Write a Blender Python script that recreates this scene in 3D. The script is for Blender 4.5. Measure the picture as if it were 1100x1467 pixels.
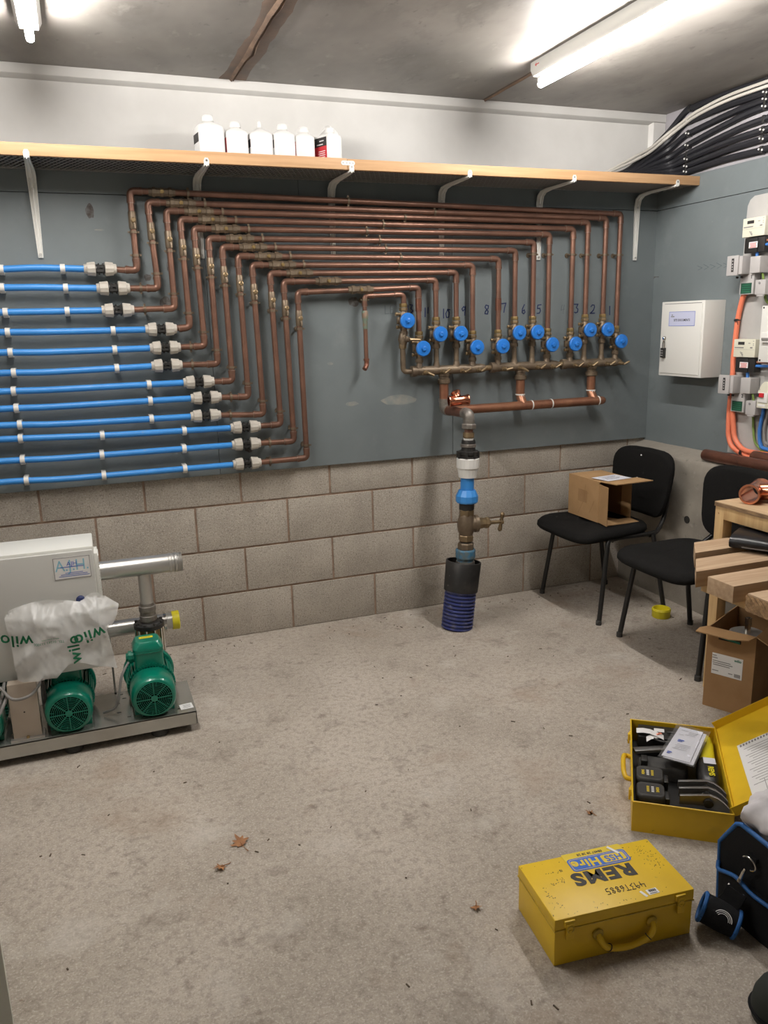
import bpy, bmesh, math, random
from mathutils import Vector as V, Matrix, noise as mnoise

# ------------------------------------------------------------------ camera, light, exposure
scene = bpy.context.scene
col = scene.collection
for o in list(bpy.data.objects):
    bpy.data.objects.remove(o)

cam_data = bpy.data.cameras.new('camera')
cam_data.sensor_fit = 'HORIZONTAL'
cam_data.sensor_width = 36.0
cam_data.lens = 1138.78 / 1100.0 * 36.0
cam_data.clip_start = 0.02
cam = bpy.data.objects.new('camera', cam_data)
cam.location = (-1.1167, -3.7826, 1.5117)
cam.rotation_euler = (1.3384, 0.0244, -0.3609)
col.objects.link(cam)
scene.camera = cam

TUBE_STRENGTH = 250.0          # the fluorescent tubes are what lights this windowless room
world = bpy.data.worlds.new('world')
world.use_nodes = True
world.node_tree.nodes['Background'].inputs[0].default_value = (0.9, 0.95, 1.0, 1)
world.node_tree.nodes['Background'].inputs[1].default_value = 0.0
scene.world = world
scene.view_settings.view_transform = 'Standard'
scene.view_settings.look = 'None'
scene.view_settings.exposure = 0.12
scene.view_settings.gamma = 1.0
scene.view_settings.use_curve_mapping = False
scene.cycles.use_denoising = True
scene.cycles.max_bounces = 6
scene.cycles.adaptive_threshold = 0.02
scene.cycles.transparent_max_bounces = 12
scene.cycles.sample_clamp_indirect = 6.0

# ------------------------------------------------------------------ helpers
WM = {}

def perp(d):
    d = V(d).normalized()
    a = V((0, 0, 1)) if abs(d.z) < 0.9 else V((1, 0, 0))
    x = d.cross(a).normalized()
    return x, d.cross(x).normalized()

class MB:
    """collects simple solids; build() links them as one mesh object"""
    def __init__(self):
        self.v = []; self.f = []; self.m = []; self.cm = 0
    def add(self, vs, fs):
        n = len(self.v)
        self.v += [V(q) for q in vs]
        self.f += [tuple(i + n for i in f) for f in fs]
        self.m += [self.cm] * len(fs)
        return self
    def hexa(self, c, ax, ay, az):
        c = V(c); ax = V(ax); ay = V(ay); az = V(az)
        vs = [c + ax * i + ay * j + az * k for k in (-1, 1) for j in (-1, 1) for i in (-1, 1)]
        return self.add(vs, [(0, 2, 3, 1), (4, 5, 7, 6), (0, 1, 5, 4), (2, 6, 7, 3), (0, 4, 6, 2), (1, 3, 7, 5)])
    def box(self, x0, x1, y0, y1, z0, z1):
        return self.hexa(((x0 + x1) / 2, (y0 + y1) / 2, (z0 + z1) / 2), (abs(x1 - x0) / 2, 0, 0), (0, abs(y1 - y0) / 2, 0), (0, 0, abs(z1 - z0) / 2))
    def lathe(self, o, axis, prof, n=16, cap=True, phase=0.0):
        o = V(o); axis = V(axis).normalized(); x, y = perp(axis)
        vs = []; fs = []
        for t, r in prof:
            for k in range(n):
                a = 2 * math.pi * k / n + phase
                vs.append(o + axis * t + x * (r * math.cos(a)) + y * (r * math.sin(a)))
        for i in range(len(prof) - 1):
            for k in range(n):
                fs.append((i * n + k, i * n + (k + 1) % n, (i + 1) * n + (k + 1) % n, (i + 1) * n + k))
        if cap:
            fs.append(tuple(range(n - 1, -1, -1)))
            fs.append(tuple((len(prof) - 1) * n + k for k in range(n)))
        return self.add(vs, fs)
    def cyl(self, p0, p1, r0, r1=None, n=14, cap=True, phase=0.0):
        p0 = V(p0); p1 = V(p1); d = p1 - p0
        return self.lathe(p0, d, [(0, r0), (d.length, r0 if r1 is None else r1)], n, cap, phase)
    def tube(self, path, r, n=8, cap=True, sx=1.0):
        path = [V(q) for q in path]
        x = None; vs = []; fs = []
        for i, q in enumerate(path):
            t = (path[min(i + 1, len(path) - 1)] - path[max(i - 1, 0)]).normalized()
            if x is None:
                x, y = perp(t)
            else:
                x = (x - t * x.dot(t)).normalized(); y = t.cross(x).normalized()
            rr = r[i] if isinstance(r, (list, tuple)) else r
            for k in range(n):
                a = 2 * math.pi * k / n
                vs.append(q + x * (rr * sx * math.cos(a)) + y * (rr * math.sin(a)))
        for i in range(len(path) - 1):
            for k in range(n):
                fs.append((i * n + k, i * n + (k + 1) % n, (i + 1) * n + (k + 1) % n, (i + 1) * n + k))
        if cap:
            fs.append(tuple(range(n - 1, -1, -1)))
            fs.append(tuple((len(path) - 1) * n + k for k in range(n)))
        return self.add(vs, fs)
    def loft(self, loops, cap=True, closed=True):
        n = len(loops[0]); vs = [q for l in loops for q in l]; fs = []
        for i in range(len(loops) - 1):
            for k in range(n if closed else n - 1):
                fs.append((i * n + k, i * n + (k + 1) % n, (i + 1) * n + (k + 1) % n, (i + 1) * n + k))
        if cap:
            fs.append(tuple(range(n - 1, -1, -1)))
            fs.append(tuple((len(loops) - 1) * n + k for k in range(n)))
        return self.add(vs, fs)
    def prism(self, poly, o, ux, uy, depth):
        """2d outline poly in the plane (ux, uy) at o, pushed along ux x uy by depth"""
        o = V(o); ux = V(ux).normalized(); uy = V(uy).normalized(); nz = ux.cross(uy)
        l0 = [o + ux * a + uy * b for a, b in poly]
        return self.loft([l0, [q + nz * depth for q in l0]])
    def sph(self, c, r, n=12, m=7, sc=(1, 1, 1)):
        c = V(c); loops = []
        for i in range(m + 1):
            a = math.pi * (i + 0.02 * (1 if i == 0 else -1 if i == m else 0)) / m
            loops.append([c + V((r * sc[0] * math.sin(a) * math.cos(2 * math.pi * k / n), r * sc[1] * math.sin(a) * math.sin(2 * math.pi * k / n), r * sc[2] * math.cos(a))) for k in range(n)])
        return self.loft(loops)
    def ring(self, c, axis, R, r, n=24, m=6, a0=0.0, a1=2 * math.pi):
        x, y = perp(axis); c = V(c)
        full = abs(a1 - a0) > 6.28
        pts = [c + x * (R * math.cos(a0 + (a1 - a0) * k / n)) + y * (R * math.sin(a0 + (a1 - a0) * k / n)) for k in range(n + 1)]
        return self.tube(pts, r, m, cap=not full)
    def build(self, name, mats, parent=None, bevel=0.0, seg=2, smooth=38, local=False):
        me = bpy.data.meshes.new(name)
        W = WM.get(parent.name, Matrix()) if parent else Matrix()
        inv = W.inverted() if (parent and not local) else Matrix()
        me.from_pydata([inv @ q for q in self.v], [], self.f)
        if not isinstance(mats, (list, tuple)):
            mats = [mats]
        for mt in mats:
            me.materials.append(mt)
        me.polygons.foreach_set('material_index', self.m)
        bm = bmesh.new(); bm.from_mesh(me)
        bmesh.ops.recalc_face_normals(bm, faces=bm.faces)
        if bevel > 0:
            es = [e for e in bm.edges if len(e.link_faces) == 2 and e.calc_face_angle(0) > math.radians(35)]
            bmesh.ops.bevel(bm, geom=es, offset=bevel, segments=seg, profile=0.6, affect='EDGES', clamp_overlap=True)
        bm.to_mesh(me); bm.free()
        if smooth:
            me.polygons.foreach_set('use_smooth', [True] * len(me.polygons))
            me.set_sharp_from_angle(angle=math.radians(smooth))
        me.update()
        o = bpy.data.objects.new(name, me)
        col.objects.link(o)
        if parent:
            o.parent = parent
        WM[o.name] = W
        return o

def tag(o, label=None, cat=None, group=None, kind=None):
    if label: o['label'] = label
    if cat: o['category'] = cat
    if group: o['group'] = group
    if kind: o['kind'] = kind
    return o

def thing(name, label, cat, loc=(0, 0, 0), rz=0.0, group=None):
    o = bpy.data.objects.new(name, None)
    o.empty_display_size = 0.05
    col.objects.link(o)
    o.location = loc; o.rotation_euler = (0, 0, rz)
    WM[o.name] = Matrix.Translation(loc) @ Matrix.Rotation(rz, 4, 'Z')
    return tag(o, label, cat, group)

def copy_tree(o, delta=(0, 0, 0), parent=None):
    c = o.copy(); col.objects.link(c)
    if parent is None:
        c.location = V(o.location) + V(delta)
        WM[c.name] = Matrix.Translation(V(delta)) @ WM[o.name]
    else:
        c.parent = parent
        WM[c.name] = WM[parent.name]
    for ch in list(o.children):
        copy_tree(ch, parent=c)
    return c

def text(name, s, size, o, ux, uy, mat, parent, depth=0.0006, sx=1.0, align='CENTER', bold=0.0, space=1.0):
    """flat lettering: o is the middle (or left end) of the base line, ux reading direction, uy up"""
    cu = bpy.data.curves.new(name, 'FONT')
    cu.body = s; cu.size = size; cu.align_x = align; cu.align_y = 'CENTER'
    cu.extrude = depth; cu.offset = bold; cu.resolution_u = 3; cu.space_character = space
    to = bpy.data.objects.new('txt', cu); col.objects.link(to)
    me = bpy.data.meshes.new_from_object(to)
    bpy.data.objects.remove(to)
    ux = V(ux).normalized(); uy = V(uy).normalized(); nz = ux.cross(uy)
    W = WM.get(parent.name, Matrix()) if parent else Matrix()
    inv = W.inverted()
    for vv in me.vertices:
        vv.co = inv @ (V(o) + ux * (vv.co.x * sx) + uy * vv.co.y + nz * (vv.co.z + depth))
    me.name = name; me.materials.clear(); me.materials.append(mat)
    ob = bpy.data.objects.new(name, me); col.objects.link(ob)
    if parent: ob.parent = parent
    WM[ob.name] = W
    return ob

def stroke(name, lines, w, o, ux, uy, mat, parent, depth=0.0008):
    """hand-drawn marks: flat ribbons of width w along 2d polylines"""
    mb = MB(); o = V(o); ux = V(ux).normalized(); uy = V(uy).normalized(); nz = ux.cross(uy)
    for ln in lines:
        for (a, b) in zip(ln[:-1], ln[1:]):
            A = o + ux * a[0] + uy * a[1]; B_ = o + ux * b[0] + uy * b[1]
            d = (B_ - A); L = d.length
            if L < 1e-6: continue
            d /= L
            mb.hexa((A + B_) / 2 + nz * depth / 2, d * (L / 2 + w * 0.35), nz.cross(d) * w / 2, nz * depth / 2)
    return mb.build(name, mat, parent, smooth=0)

def fillet(pts, r, n=6):
    pts = [V(q) for q in pts]; out = [pts[0]]
    for i in range(1, len(pts) - 1):
        a = (pts[i - 1] - pts[i]); b = (pts[i + 1] - pts[i])
        rr = min(r, a.length * 0.49, b.length * 0.49)
        A = pts[i] + a.normalized() * rr; B_ = pts[i] + b.normalized() * rr
        for k in range(n + 1):
            t = k / n
            out.append(A * (1 - t) ** 2 + pts[i] * (2 * t * (1 - t)) + B_ * t ** 2)
    out.append(pts[-1])
    return out

def smooth_path(pts, n=6):
    pts = [V(q) for q in pts]; P = [pts[0] * 2 - pts[1]] + pts + [pts[-1] * 2 - pts[-2]]; out = []
    for i in range(1, len(P) - 2):
        for k in range(n):
            t = k / n
            a, b, c, d = P[i - 1], P[i], P[i + 1], P[i + 2]
            out.append(0.5 * ((2 * b) + (c - a) * t + (2 * a - 5 * b + 4 * c - d) * t * t + (3 * b - a - 3 * c + d) * t ** 3))
    out.append(pts[-1])
    return out

def rrect(w, h, r, n=4):
    """rounded rectangle outline, centred"""
    r = min(r, w / 2, h / 2); out = []
    for cx, cy, a0 in ((w / 2 - r, h / 2 - r, 0), (-w / 2 + r, h / 2 - r, 90), (-w / 2 + r, -h / 2 + r, 180), (w / 2 - r, -h / 2 + r, 270)):
        for k in range(n + 1):
            a = math.radians(a0 + 90 * k / n)
            out.append((cx + r * math.cos(a), cy + r * math.sin(a)))
    return out

# ------------------------------------------------------------------ materials
def lin(r, g, b):
    f = lambda c: (c / 255 / 12.92) if c / 255 <= 0.04045 else ((c / 255 + 0.055) / 1.055) ** 2.4
    return (f(r), f(g), f(b))

def mat(name, c, rough=0.5, metal=0.0, c2=None, scale=20.0, lo=0.35, hi=0.65, bump=0.0, bscale=None, spec=0.5, detail=4.0, stretch=None, coat=0.0, rand=0.0, layers=()):
    m = bpy.data.materials.new(name); m.use_nodes = True
    nt = m.node_tree; N = nt.nodes; L = nt.links
    b = N['Principled BSDF']
    b.inputs['Roughness'].default_value = rough
    b.inputs['Metallic'].default_value = metal
    b.inputs['Specular IOR Level'].default_value = spec
    b.inputs['Coat Weight'].default_value = coat
    b.inputs['Base Color'].default_value = (*c, 1)
    need = c2 is not None or bump > 0 or layers or rand
    if not need:
        return m
    tc = N.new('ShaderNodeTexCoord')
    vec = tc.outputs['Object']
    if stretch:
        mp = N.new('ShaderNodeMapping'); mp.inputs['Scale'].default_value = stretch
        L.new(vec, mp.inputs['Vector']); vec = mp.outputs['Vector']
    out = None
    def nz(sc, det=detail, ro=0.55):
        t = N.new('ShaderNodeTexNoise'); t.inputs['Scale'].default_value = sc
        t.inputs['Detail'].default_value = det; t.inputs['Roughness'].default_value = ro
        L.new(vec, t.inputs['Vector']); return t.outputs['Fac']
    def ramp(src, a, d):
        r = N.new('ShaderNodeMapRange'); r.inputs['From Min'].default_value = a; r.inputs['From Max'].default_value = d
        L.new(src, r.inputs['Value']); return r.outputs['Result']
    def mix(fac, A, B_):
        x = N.new('ShaderNodeMix'); x.data_type = 'RGBA'
        if hasattr(fac, 'links'): L.new(fac, x.inputs[0])
        else: x.inputs[0].default_value = fac
        for k, s in ((6, A), (7, B_)):
            if hasattr(s, 'links'): L.new(s, x.inputs[k])
            else: x.inputs[k].default_value = (*s, 1)
        return x.outputs[2]
    out = c
    if c2 is not None:
        out = mix(ramp(nz(scale), lo, hi), c, c2)
    for (lc, lsc, llo, lhi, amt) in layers:
        f = ramp(nz(lsc, 5.0, 0.6), llo, lhi)
        mu = N.new('ShaderNodeMath'); mu.operation = 'MULTIPLY'; mu.inputs[1].default_value = amt
        L.new(f, mu.inputs[0])
        out = mix(mu.outputs[0], out, lc)
    if rand:
        oi = N.new('ShaderNodeObjectInfo')
        hs = N.new('ShaderNodeHueSaturation')
        mr = N.new('ShaderNodeMapRange'); mr.inputs['To Min'].default_value = 1 - rand; mr.inputs['To Max'].default_value = 1 + rand
        L.new(oi.outputs['Random'], mr.inputs['Value']); L.new(mr.outputs['Result'], hs.inputs['Value'])
        if hasattr(out, 'links'): L.new(out, hs.inputs['Color'])
        else: hs.inputs['Color'].default_value = (*out, 1)
        out = hs.outputs['Color']
    if hasattr(out, 'links'):
        L.new(out, b.inputs['Base Color'])
    if bump > 0:
        bp = N.new('ShaderNodeBump'); bp.inputs['Strength'].default_value = bump; bp.inputs['Distance'].default_value = 0.004
        L.new(nz(bscale or scale * 2, 6.0, 0.6), bp.inputs['Height']); L.new(bp.outputs['Normal'], b.inputs['Normal'])
    return m

M = {}
M['floor'] = mat('floor_concrete', (0.47, 0.415, 0.355), 0.85, c2=(0.35, 0.305, 0.255), scale=1.6, lo=0.36, hi=0.64, bump=0.5, bscale=110, spec=0.25,
    layers=[((0.25, 0.215, 0.18), 48, 0.46, 0.62, 0.5), ((0.60, 0.545, 0.48), 150, 0.52, 0.64, 0.55), ((0.21, 0.18, 0.152), 190, 0.53, 0.63, 0.45), ((0.18, 0.15, 0.125), 6.0, 0.57, 0.74, 0.55), ((0.27, 0.19, 0.13), 2.3, 0.56, 0.72, 0.5), ((0.15, 0.12, 0.098), 15, 0.60, 0.72, 0.6), ((0.56, 0.52, 0.47), 3.6, 0.58, 0.72, 0.45), ((0.16, 0.105, 0.07), 9.5, 0.70, 0.74, 0.6)])
M['block'] = mat('block_concrete', (0.45, 0.405, 0.345), 0.9, c2=(0.35, 0.312, 0.265), scale=4, bump=0.6, bscale=170, spec=0.2, rand=0.07,
    layers=[((0.17, 0.15, 0.13), 130, 0.53, 0.63, 0.6), ((0.66, 0.62, 0.55), 190, 0.55, 0.64, 0.6), ((0.15, 0.13, 0.11), 3, 0.60, 0.78, 0.45)])
M['mortar'] = mat('mortar', (0.40, 0.285, 0.215), 0.95, c2=(0.29, 0.21, 0.16), scale=30, bump=0.5, bscale=120, spec=0.1)
M['board'] = mat('blue_grey_paint', (0.168, 0.192, 0.198), 0.5, c2=(0.140, 0.162, 0.168), scale=2.4, spec=0.35, bump=0.04, bscale=60,
    layers=[((0.225, 0.245, 0.245), 6, 0.58, 0.75, 0.35), ((0.085, 0.085, 0.08), 5, 0.66, 0.80, 0.45), ((0.24, 0.25, 0.245), 42, 0.70, 0.74, 0.4)])
M['ceiling'] = mat('ceiling_concrete', (0.330, 0.305, 0.275), 0.45, c2=(0.190, 0.174, 0.158), scale=2.3, spec=0.4, bump=0.05, bscale=40, stretch=(1.0, 0.55, 1.0),
    layers=[((0.11, 0.10, 0.09), 4.5, 0.54, 0.72, 0.6), ((0.42, 0.39, 0.35), 9, 0.60, 0.70, 0.4), ((0.10, 0.09, 0.08), 26, 0.64, 0.72, 0.4)])
M['ceil_seam'] = mat('ceiling_seam_mortar', (0.18, 0.115, 0.075), 0.9, c2=(0.10, 0.065, 0.045), scale=12, bump=0.6, bscale=40)
M['white_wall'] = mat('white_wall_paint', (0.66, 0.645, 0.62), 0.55, c2=(0.60, 0.585, 0.56), scale=4, spec=0.3)
M['bare_wall'] = mat('bare_grey_plaster', (0.36, 0.34, 0.36), 0.8, c2=(0.30, 0.285, 0.30), scale=6)
M['plinth'] = mat('cast_concrete', (0.30, 0.27, 0.225), 0.9, c2=(0.22, 0.195, 0.165), scale=5, bump=0.4, bscale=60, layers=[((0.10, 0.09, 0.08), 22, 0.62, 0.72, 0.5), ((0.40, 0.37, 0.32), 30, 0.6, 0.72, 0.4)])
M['pale_board'] = mat('pale_grey_board', (0.44, 0.425, 0.405), 0.6, c2=(0.38, 0.37, 0.355), scale=5)
M['door_paint'] = mat('pale_green_paint', (0.74, 0.74, 0.64), 0.5)
M['dark_void'] = mat('dark_hole', (0.02, 0.018, 0.015), 0.9)
M['wood_edge'] = mat('planed_pine', (0.56, 0.345, 0.185), 0.55, c2=(0.46, 0.27, 0.135), scale=5, stretch=(0.6, 14, 14), spec=0.35)
M['pine'] = mat('pale_pine', (0.58, 0.40, 0.20), 0.6, c2=(0.48, 0.31, 0.145), scale=5, stretch=(9, 9, 0.8), spec=0.3, layers=[((0.25, 0.12, 0.05), 3, 0.72, 0.76, 0.6)])
M['slat'] = mat('weathered_sawn_timber', (0.46, 0.325, 0.205), 0.75, c2=(0.36, 0.235, 0.14), scale=5, stretch=(0.7, 12, 12), bump=0.15, bscale=30, layers=[((0.20, 0.15, 0.11), 8, 0.64, 0.74, 0.4)])
M['sawn_end'] = mat('rough_sawn_end', (0.40, 0.25, 0.13), 0.9, c2=(0.20, 0.12, 0.06), scale=70, bump=0.7, bscale=90)
M['ply'] = mat('plywood_face', (0.52, 0.37, 0.22), 0.6, c2=(0.44, 0.30, 0.17), scale=6, stretch=(8, 0.8, 8))
M['ply_edge'] = mat('plywood_edge', (0.30, 0.19, 0.10), 0.8, c2=(0.14, 0.085, 0.045), scale=50, stretch=(0.4, 0.4, 4.5))
M['copper'] = mat('weathered_copper', (0.225, 0.118, 0.082), 0.40, 0.55, c2=(0.155, 0.083, 0.060), scale=6, spec=0.4, layers=[((0.085, 0.052, 0.038), 11, 0.58, 0.72, 0.5), ((0.30, 0.165, 0.115), 5, 0.60, 0.72, 0.5)])
M['copper_dark'] = mat('tarnished_copper', (0.215, 0.092, 0.060), 0.36, 0.6, c2=(0.145, 0.066, 0.046), scale=14, layers=[((0.08, 0.045, 0.03), 24, 0.6, 0.7, 0.6)])
M['copper_mid'] = mat('handled_copper', (0.36, 0.172, 0.100), 0.36, 0.62, c2=(0.26, 0.115, 0.070), scale=9, layers=[((0.12, 0.06, 0.04), 14, 0.62, 0.74, 0.5)])
M['copper_new'] = mat('bright_copper', (0.72, 0.30, 0.18), 0.22, 1.0, c2=(0.60, 0.22, 0.13), scale=14)
M['solder'] = mat('solder_joint', (0.36, 0.31, 0.26), 0.45, 0.6, c2=(0.20, 0.13, 0.09), scale=60)
M['brass'] = mat('dull_brass', (0.26, 0.185, 0.10), 0.42, 0.6, c2=(0.17, 0.122, 0.07), scale=26, layers=[((0.10, 0.075, 0.05), 40, 0.62, 0.75, 0.5)])
M['brass_clean'] = mat('clean_brass', (0.42, 0.30, 0.13), 0.35, 0.75, c2=(0.30, 0.21, 0.09), scale=30)
M['dirty_brass'] = mat('gunmetal_brass', (0.205, 0.155, 0.105), 0.46, 0.5, c2=(0.135, 0.10, 0.068), scale=20, bump=0.1, bscale=60)
M['galv'] = mat('galvanised_iron', (0.27, 0.25, 0.225), 0.5, 0.6, c2=(0.17, 0.15, 0.13), scale=30)
M['steel'] = mat('brushed_steel', (0.56, 0.545, 0.52), 0.33, 0.75, c2=(0.50, 0.485, 0.46), scale=6)
M['steel_dark'] = mat('tool_steel', (0.34, 0.33, 0.32), 0.32, 0.9)
M['base_steel'] = mat('folded_sheet_steel', (0.50, 0.50, 0.47), 0.22, 0.7, c2=(0.43, 0.43, 0.40), scale=3, stretch=(0.4, 3, 3))
M['blue_pipe'] = mat('blue_water_pipe_plastic', (0.035, 0.225, 0.60), 0.42, c2=(0.045, 0.26, 0.66), scale=3, layers=[((0.33, 0.27, 0.21), 24, 0.62, 0.72, 0.25)])
M['blue_cap'] = mat('blue_cap_plastic', (0.015, 0.165, 0.56), 0.4)
M['blue_dirty'] = mat('dirty_blue_plastic', (0.04, 0.17, 0.30), 0.5, c2=(0.13, 0.16, 0.16), scale=40)
M['duct_blue'] = mat('ribbed_duct_blue', (0.030, 0.042, 0.17), 0.42, c2=(0.05, 0.065, 0.20), scale=20, layers=[((0.25, 0.23, 0.22), 30, 0.54, 0.7, 0.45)])
M['clip_white'] = mat('white_clip_plastic', (0.68, 0.66, 0.62), 0.5)
M['nut_grey'] = mat('pale_grey_fitting_plastic', (0.50, 0.465, 0.41), 0.5, c2=(0.43, 0.395, 0.345), scale=30)
M['white_plastic'] = mat('white_plastic', (0.72, 0.71, 0.68), 0.38)
M['bottle'] = mat('white_bottle_plastic', (0.78, 0.77, 0.75), 0.35, spec=0.5)
M['white_metal'] = mat('white_painted_steel', (0.70, 0.69, 0.65), 0.35)
M['bracket'] = mat('white_enamel_bracket', (0.76, 0.75, 0.71), 0.4)
M['black'] = mat('black_plastic', (0.018, 0.017, 0.016), 0.42)
M['black_rubber'] = mat('black_rubber', (0.022, 0.021, 0.02), 0.6, c2=(0.05, 0.048, 0.045), scale=30)
M['black_sleeve'] = mat('scuffed_black_plastic', (0.014, 0.0135, 0.0135), 0.42, c2=(0.035, 0.032, 0.03), scale=14, lo=0.5, hi=0.75, layers=[((0.30, 0.28, 0.26), 26, 0.68, 0.74, 0.6)])
M['cable_black'] = mat('black_cable_sheath', (0.016, 0.016, 0.02), 0.5)
M['cable_white'] = mat('white_cable_sheath', (0.55, 0.52, 0.47), 0.5)
M['orange'] = mat('orange_cable_sheath', (0.80, 0.215, 0.115), 0.45)
M['blue_cable'] = mat('blue_cable_sheath', (0.04, 0.17, 0.50), 0.45)
M['green_cable'] = mat('green_yellow_cable', (0.16, 0.24, 0.05), 0.45)
M['grey_cable'] = mat('grey_cable_sheath', (0.23, 0.22, 0.21), 0.5)
M['brown_cable'] = mat('brown_cable_sheath', (0.30, 0.13, 0.07), 0.5)
M['grey_plastic'] = mat('grey_fuse_plastic', (0.43, 0.41, 0.40), 0.5)
M['cream_plastic'] = mat('cream_meter_plastic', (0.66, 0.64, 0.52), 0.45)
M['green_label'] = mat('dark_green_label', (0.010, 0.060, 0.034), 0.6)
M['label_white'] = mat('white_label', (0.74, 0.73, 0.72), 0.6)
M['paper'] = mat('paper', (0.68, 0.68, 0.74), 0.7)
M['ink_black'] = mat('black_ink', (0.025, 0.023, 0.022), 0.6)
M['ink_grey'] = mat('grey_ink', (0.22, 0.21, 0.21), 0.7)
M['ink_blue'] = mat('blue_marker_ink', (0.008, 0.018, 0.085), 0.6)
M['ink_pencil'] = mat('faint_pencil', (0.105, 0.125, 0.135), 0.7)
M['ink_red'] = mat('red_ink', (0.62, 0.12, 0.11), 0.6)
M['label_blue'] = mat('pale_blue_print', (0.24, 0.50, 0.62), 0.6)
M['border_blue'] = mat('blue_print', (0.06, 0.12, 0.50), 0.6)
M['lavender'] = mat('lavender_paper', (0.52, 0.54, 0.70), 0.6)
M['red_label'] = mat('red_label', (0.55, 0.02, 0.03), 0.5)
M['pump_green'] = mat('green_pump_enamel', (0.000, 0.165, 0.105), 0.28, coat=0.3)
M['pump_green_dark'] = mat('dark_green_gap_shade', (0.003, 0.006, 0.005), 0.95, spec=0.0)  # near-black colour standing in for shade behind the fan guard and between fins
M['panel_grey'] = mat('light_grey_enamel', (0.52, 0.515, 0.49), 0.45)
M['panel_white'] = mat('off_white_enamel', (0.66, 0.655, 0.61), 0.4)
M['yellow_cap'] = mat('yellow_plastic', (0.70, 0.60, 0.02), 0.45)
M['post'] = mat('beige_enamel', (0.46, 0.39, 0.32), 0.4)
M['print_green'] = mat('green_print', (0.02, 0.22, 0.10), 0.5)
M['case_yellow'] = mat('yellow_enamel', (0.76, 0.50, 0.020), 0.40, c2=(0.68, 0.435, 0.016), scale=6, spec=0.45, layers=[((0.13, 0.10, 0.03), 26, 0.68, 0.76, 0.55), ((0.35, 0.24, 0.02), 7, 0.64, 0.8, 0.35)])
M['case_edge'] = mat('worn_yellow_enamel', (0.55, 0.36, 0.02), 0.45, c2=(0.30, 0.21, 0.03), scale=30, lo=0.5, hi=0.75)
M['hire_blue'] = mat('hire_sticker_blue', (0.02, 0.12, 0.52), 0.4)
M['sticker_yellow'] = mat('sticker_yellow', (0.72, 0.53, 0.02), 0.45)
M['fabric'] = mat('black_chair_fabric', (0.0055, 0.0052, 0.0050), 0.95, c2=(0.0155, 0.0150, 0.0145), scale=420, lo=0.45, hi=0.7, spec=0.15, bump=0.3, bscale=300, layers=[((0.10, 0.09, 0.075), 9, 0.70, 0.82, 0.35)])
M['frame_black'] = mat('black_frame_enamel', (0.012, 0.012, 0.012), 0.32, layers=[((0.25, 0.24, 0.22), 60, 0.70, 0.74, 0.6)])
M['card'] = mat('brown_cardboard', (0.43, 0.265, 0.13), 0.8, c2=(0.38, 0.23, 0.11), scale=9, spec=0.2)
M['card_dark'] = mat('brown_cardboard_printed', (0.36, 0.215, 0.105), 0.8, c2=(0.31, 0.18, 0.085), scale=9, spec=0.2)
M['leaf'] = mat('dry_leaf', (0.36, 0.165, 0.062), 0.7, c2=(0.24, 0.105, 0.042), scale=60)
M['leather'] = mat('black_leather', (0.008, 0.008, 0.010), 0.34, spec=0.35, bump=0.1, bscale=120)
M['nylon'] = mat('black_nylon', (0.008, 0.008, 0.009), 0.85, spec=0.2, bump=0.15, bscale=300)
M['binding'] = mat('blue_binding_tape', (0.012, 0.095, 0.30), 0.6)
M['cloth'] = mat('grey_white_cloth', (0.62, 0.59, 0.60), 0.9, c2=(0.55, 0.52, 0.53), scale=12)
M['boot'] = mat('dark_green_black_fabric', (0.016, 0.019, 0.015), 0.85)
M['silver'] = mat('chrome', (0.66, 0.64, 0.60), 0.2, 1.0)
M['rust'] = mat('rust_stain', (0.05, 0.03, 0.022), 0.9)

def film(name, white=0.75, alpha=0.55):
    m = bpy.data.materials.new(name); m.use_nodes = True
    nt = m.node_tree; N = nt.nodes; L = nt.links
    b = N['Principled BSDF']; b.inputs['Base Color'].default_value = (white, white * 0.985, white * 0.96, 1); b.inputs['Roughness'].default_value = 0.25
    tr = N.new('ShaderNodeBsdfTranslucent'); tr.inputs['Color'].default_value = (white, white, white, 1)
    tp = N.new('ShaderNodeBsdfTransparent')
    m1 = N.new('ShaderNodeMixShader'); m1.inputs[0].default_value = 0.4
    m2 = N.new('ShaderNodeMixShader'); m2.inputs[0].default_value = 1 - alpha
    L.new(b.outputs[0], m1.inputs[1]); L.new(tr.outputs[0], m1.inputs[2])
    L.new(m1.outputs[0], m2.inputs[1]); L.new(tp.outputs[0], m2.inputs[2])
    L.new(m2.outputs[0], N['Material Output'].inputs['Surface'])
    return m
M['film'] = film('translucent_plastic_film', 0.82, 0.50)
M['sleeve_film'] = film('clear_plastic_sleeve', 0.6, 0.22)

def emit(name, c, s):
    m = bpy.data.materials.new(name); m.use_nodes = True
    nt = m.node_tree; nt.nodes.clear()
    e = nt.nodes.new('ShaderNodeEmission'); e.inputs[0].default_value = (*c, 1); e.inputs[1].default_value = s
    o = nt.nodes.new('ShaderNodeOutputMaterial'); nt.links.new(e.outputs[0], o.inputs[0])
    return m
M['tube'] = emit('fluorescent_tube_glow', (1.0, 0.965, 0.925), TUBE_STRENGTH)
# ------------------------------------------------------------------ the room
XL, XR, YF, ZC = -2.4, 1.9265, -4.7, 2.554
BF = -0.02                     # front face of the painted backboard
rnd = random.Random(7)

tag(MB().box(XL - 0.1, XR + 0.1, YF - 0.1, 0.12, -0.12, 0.0).build('floor', M['floor'], smooth=0), kind='structure')

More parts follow.
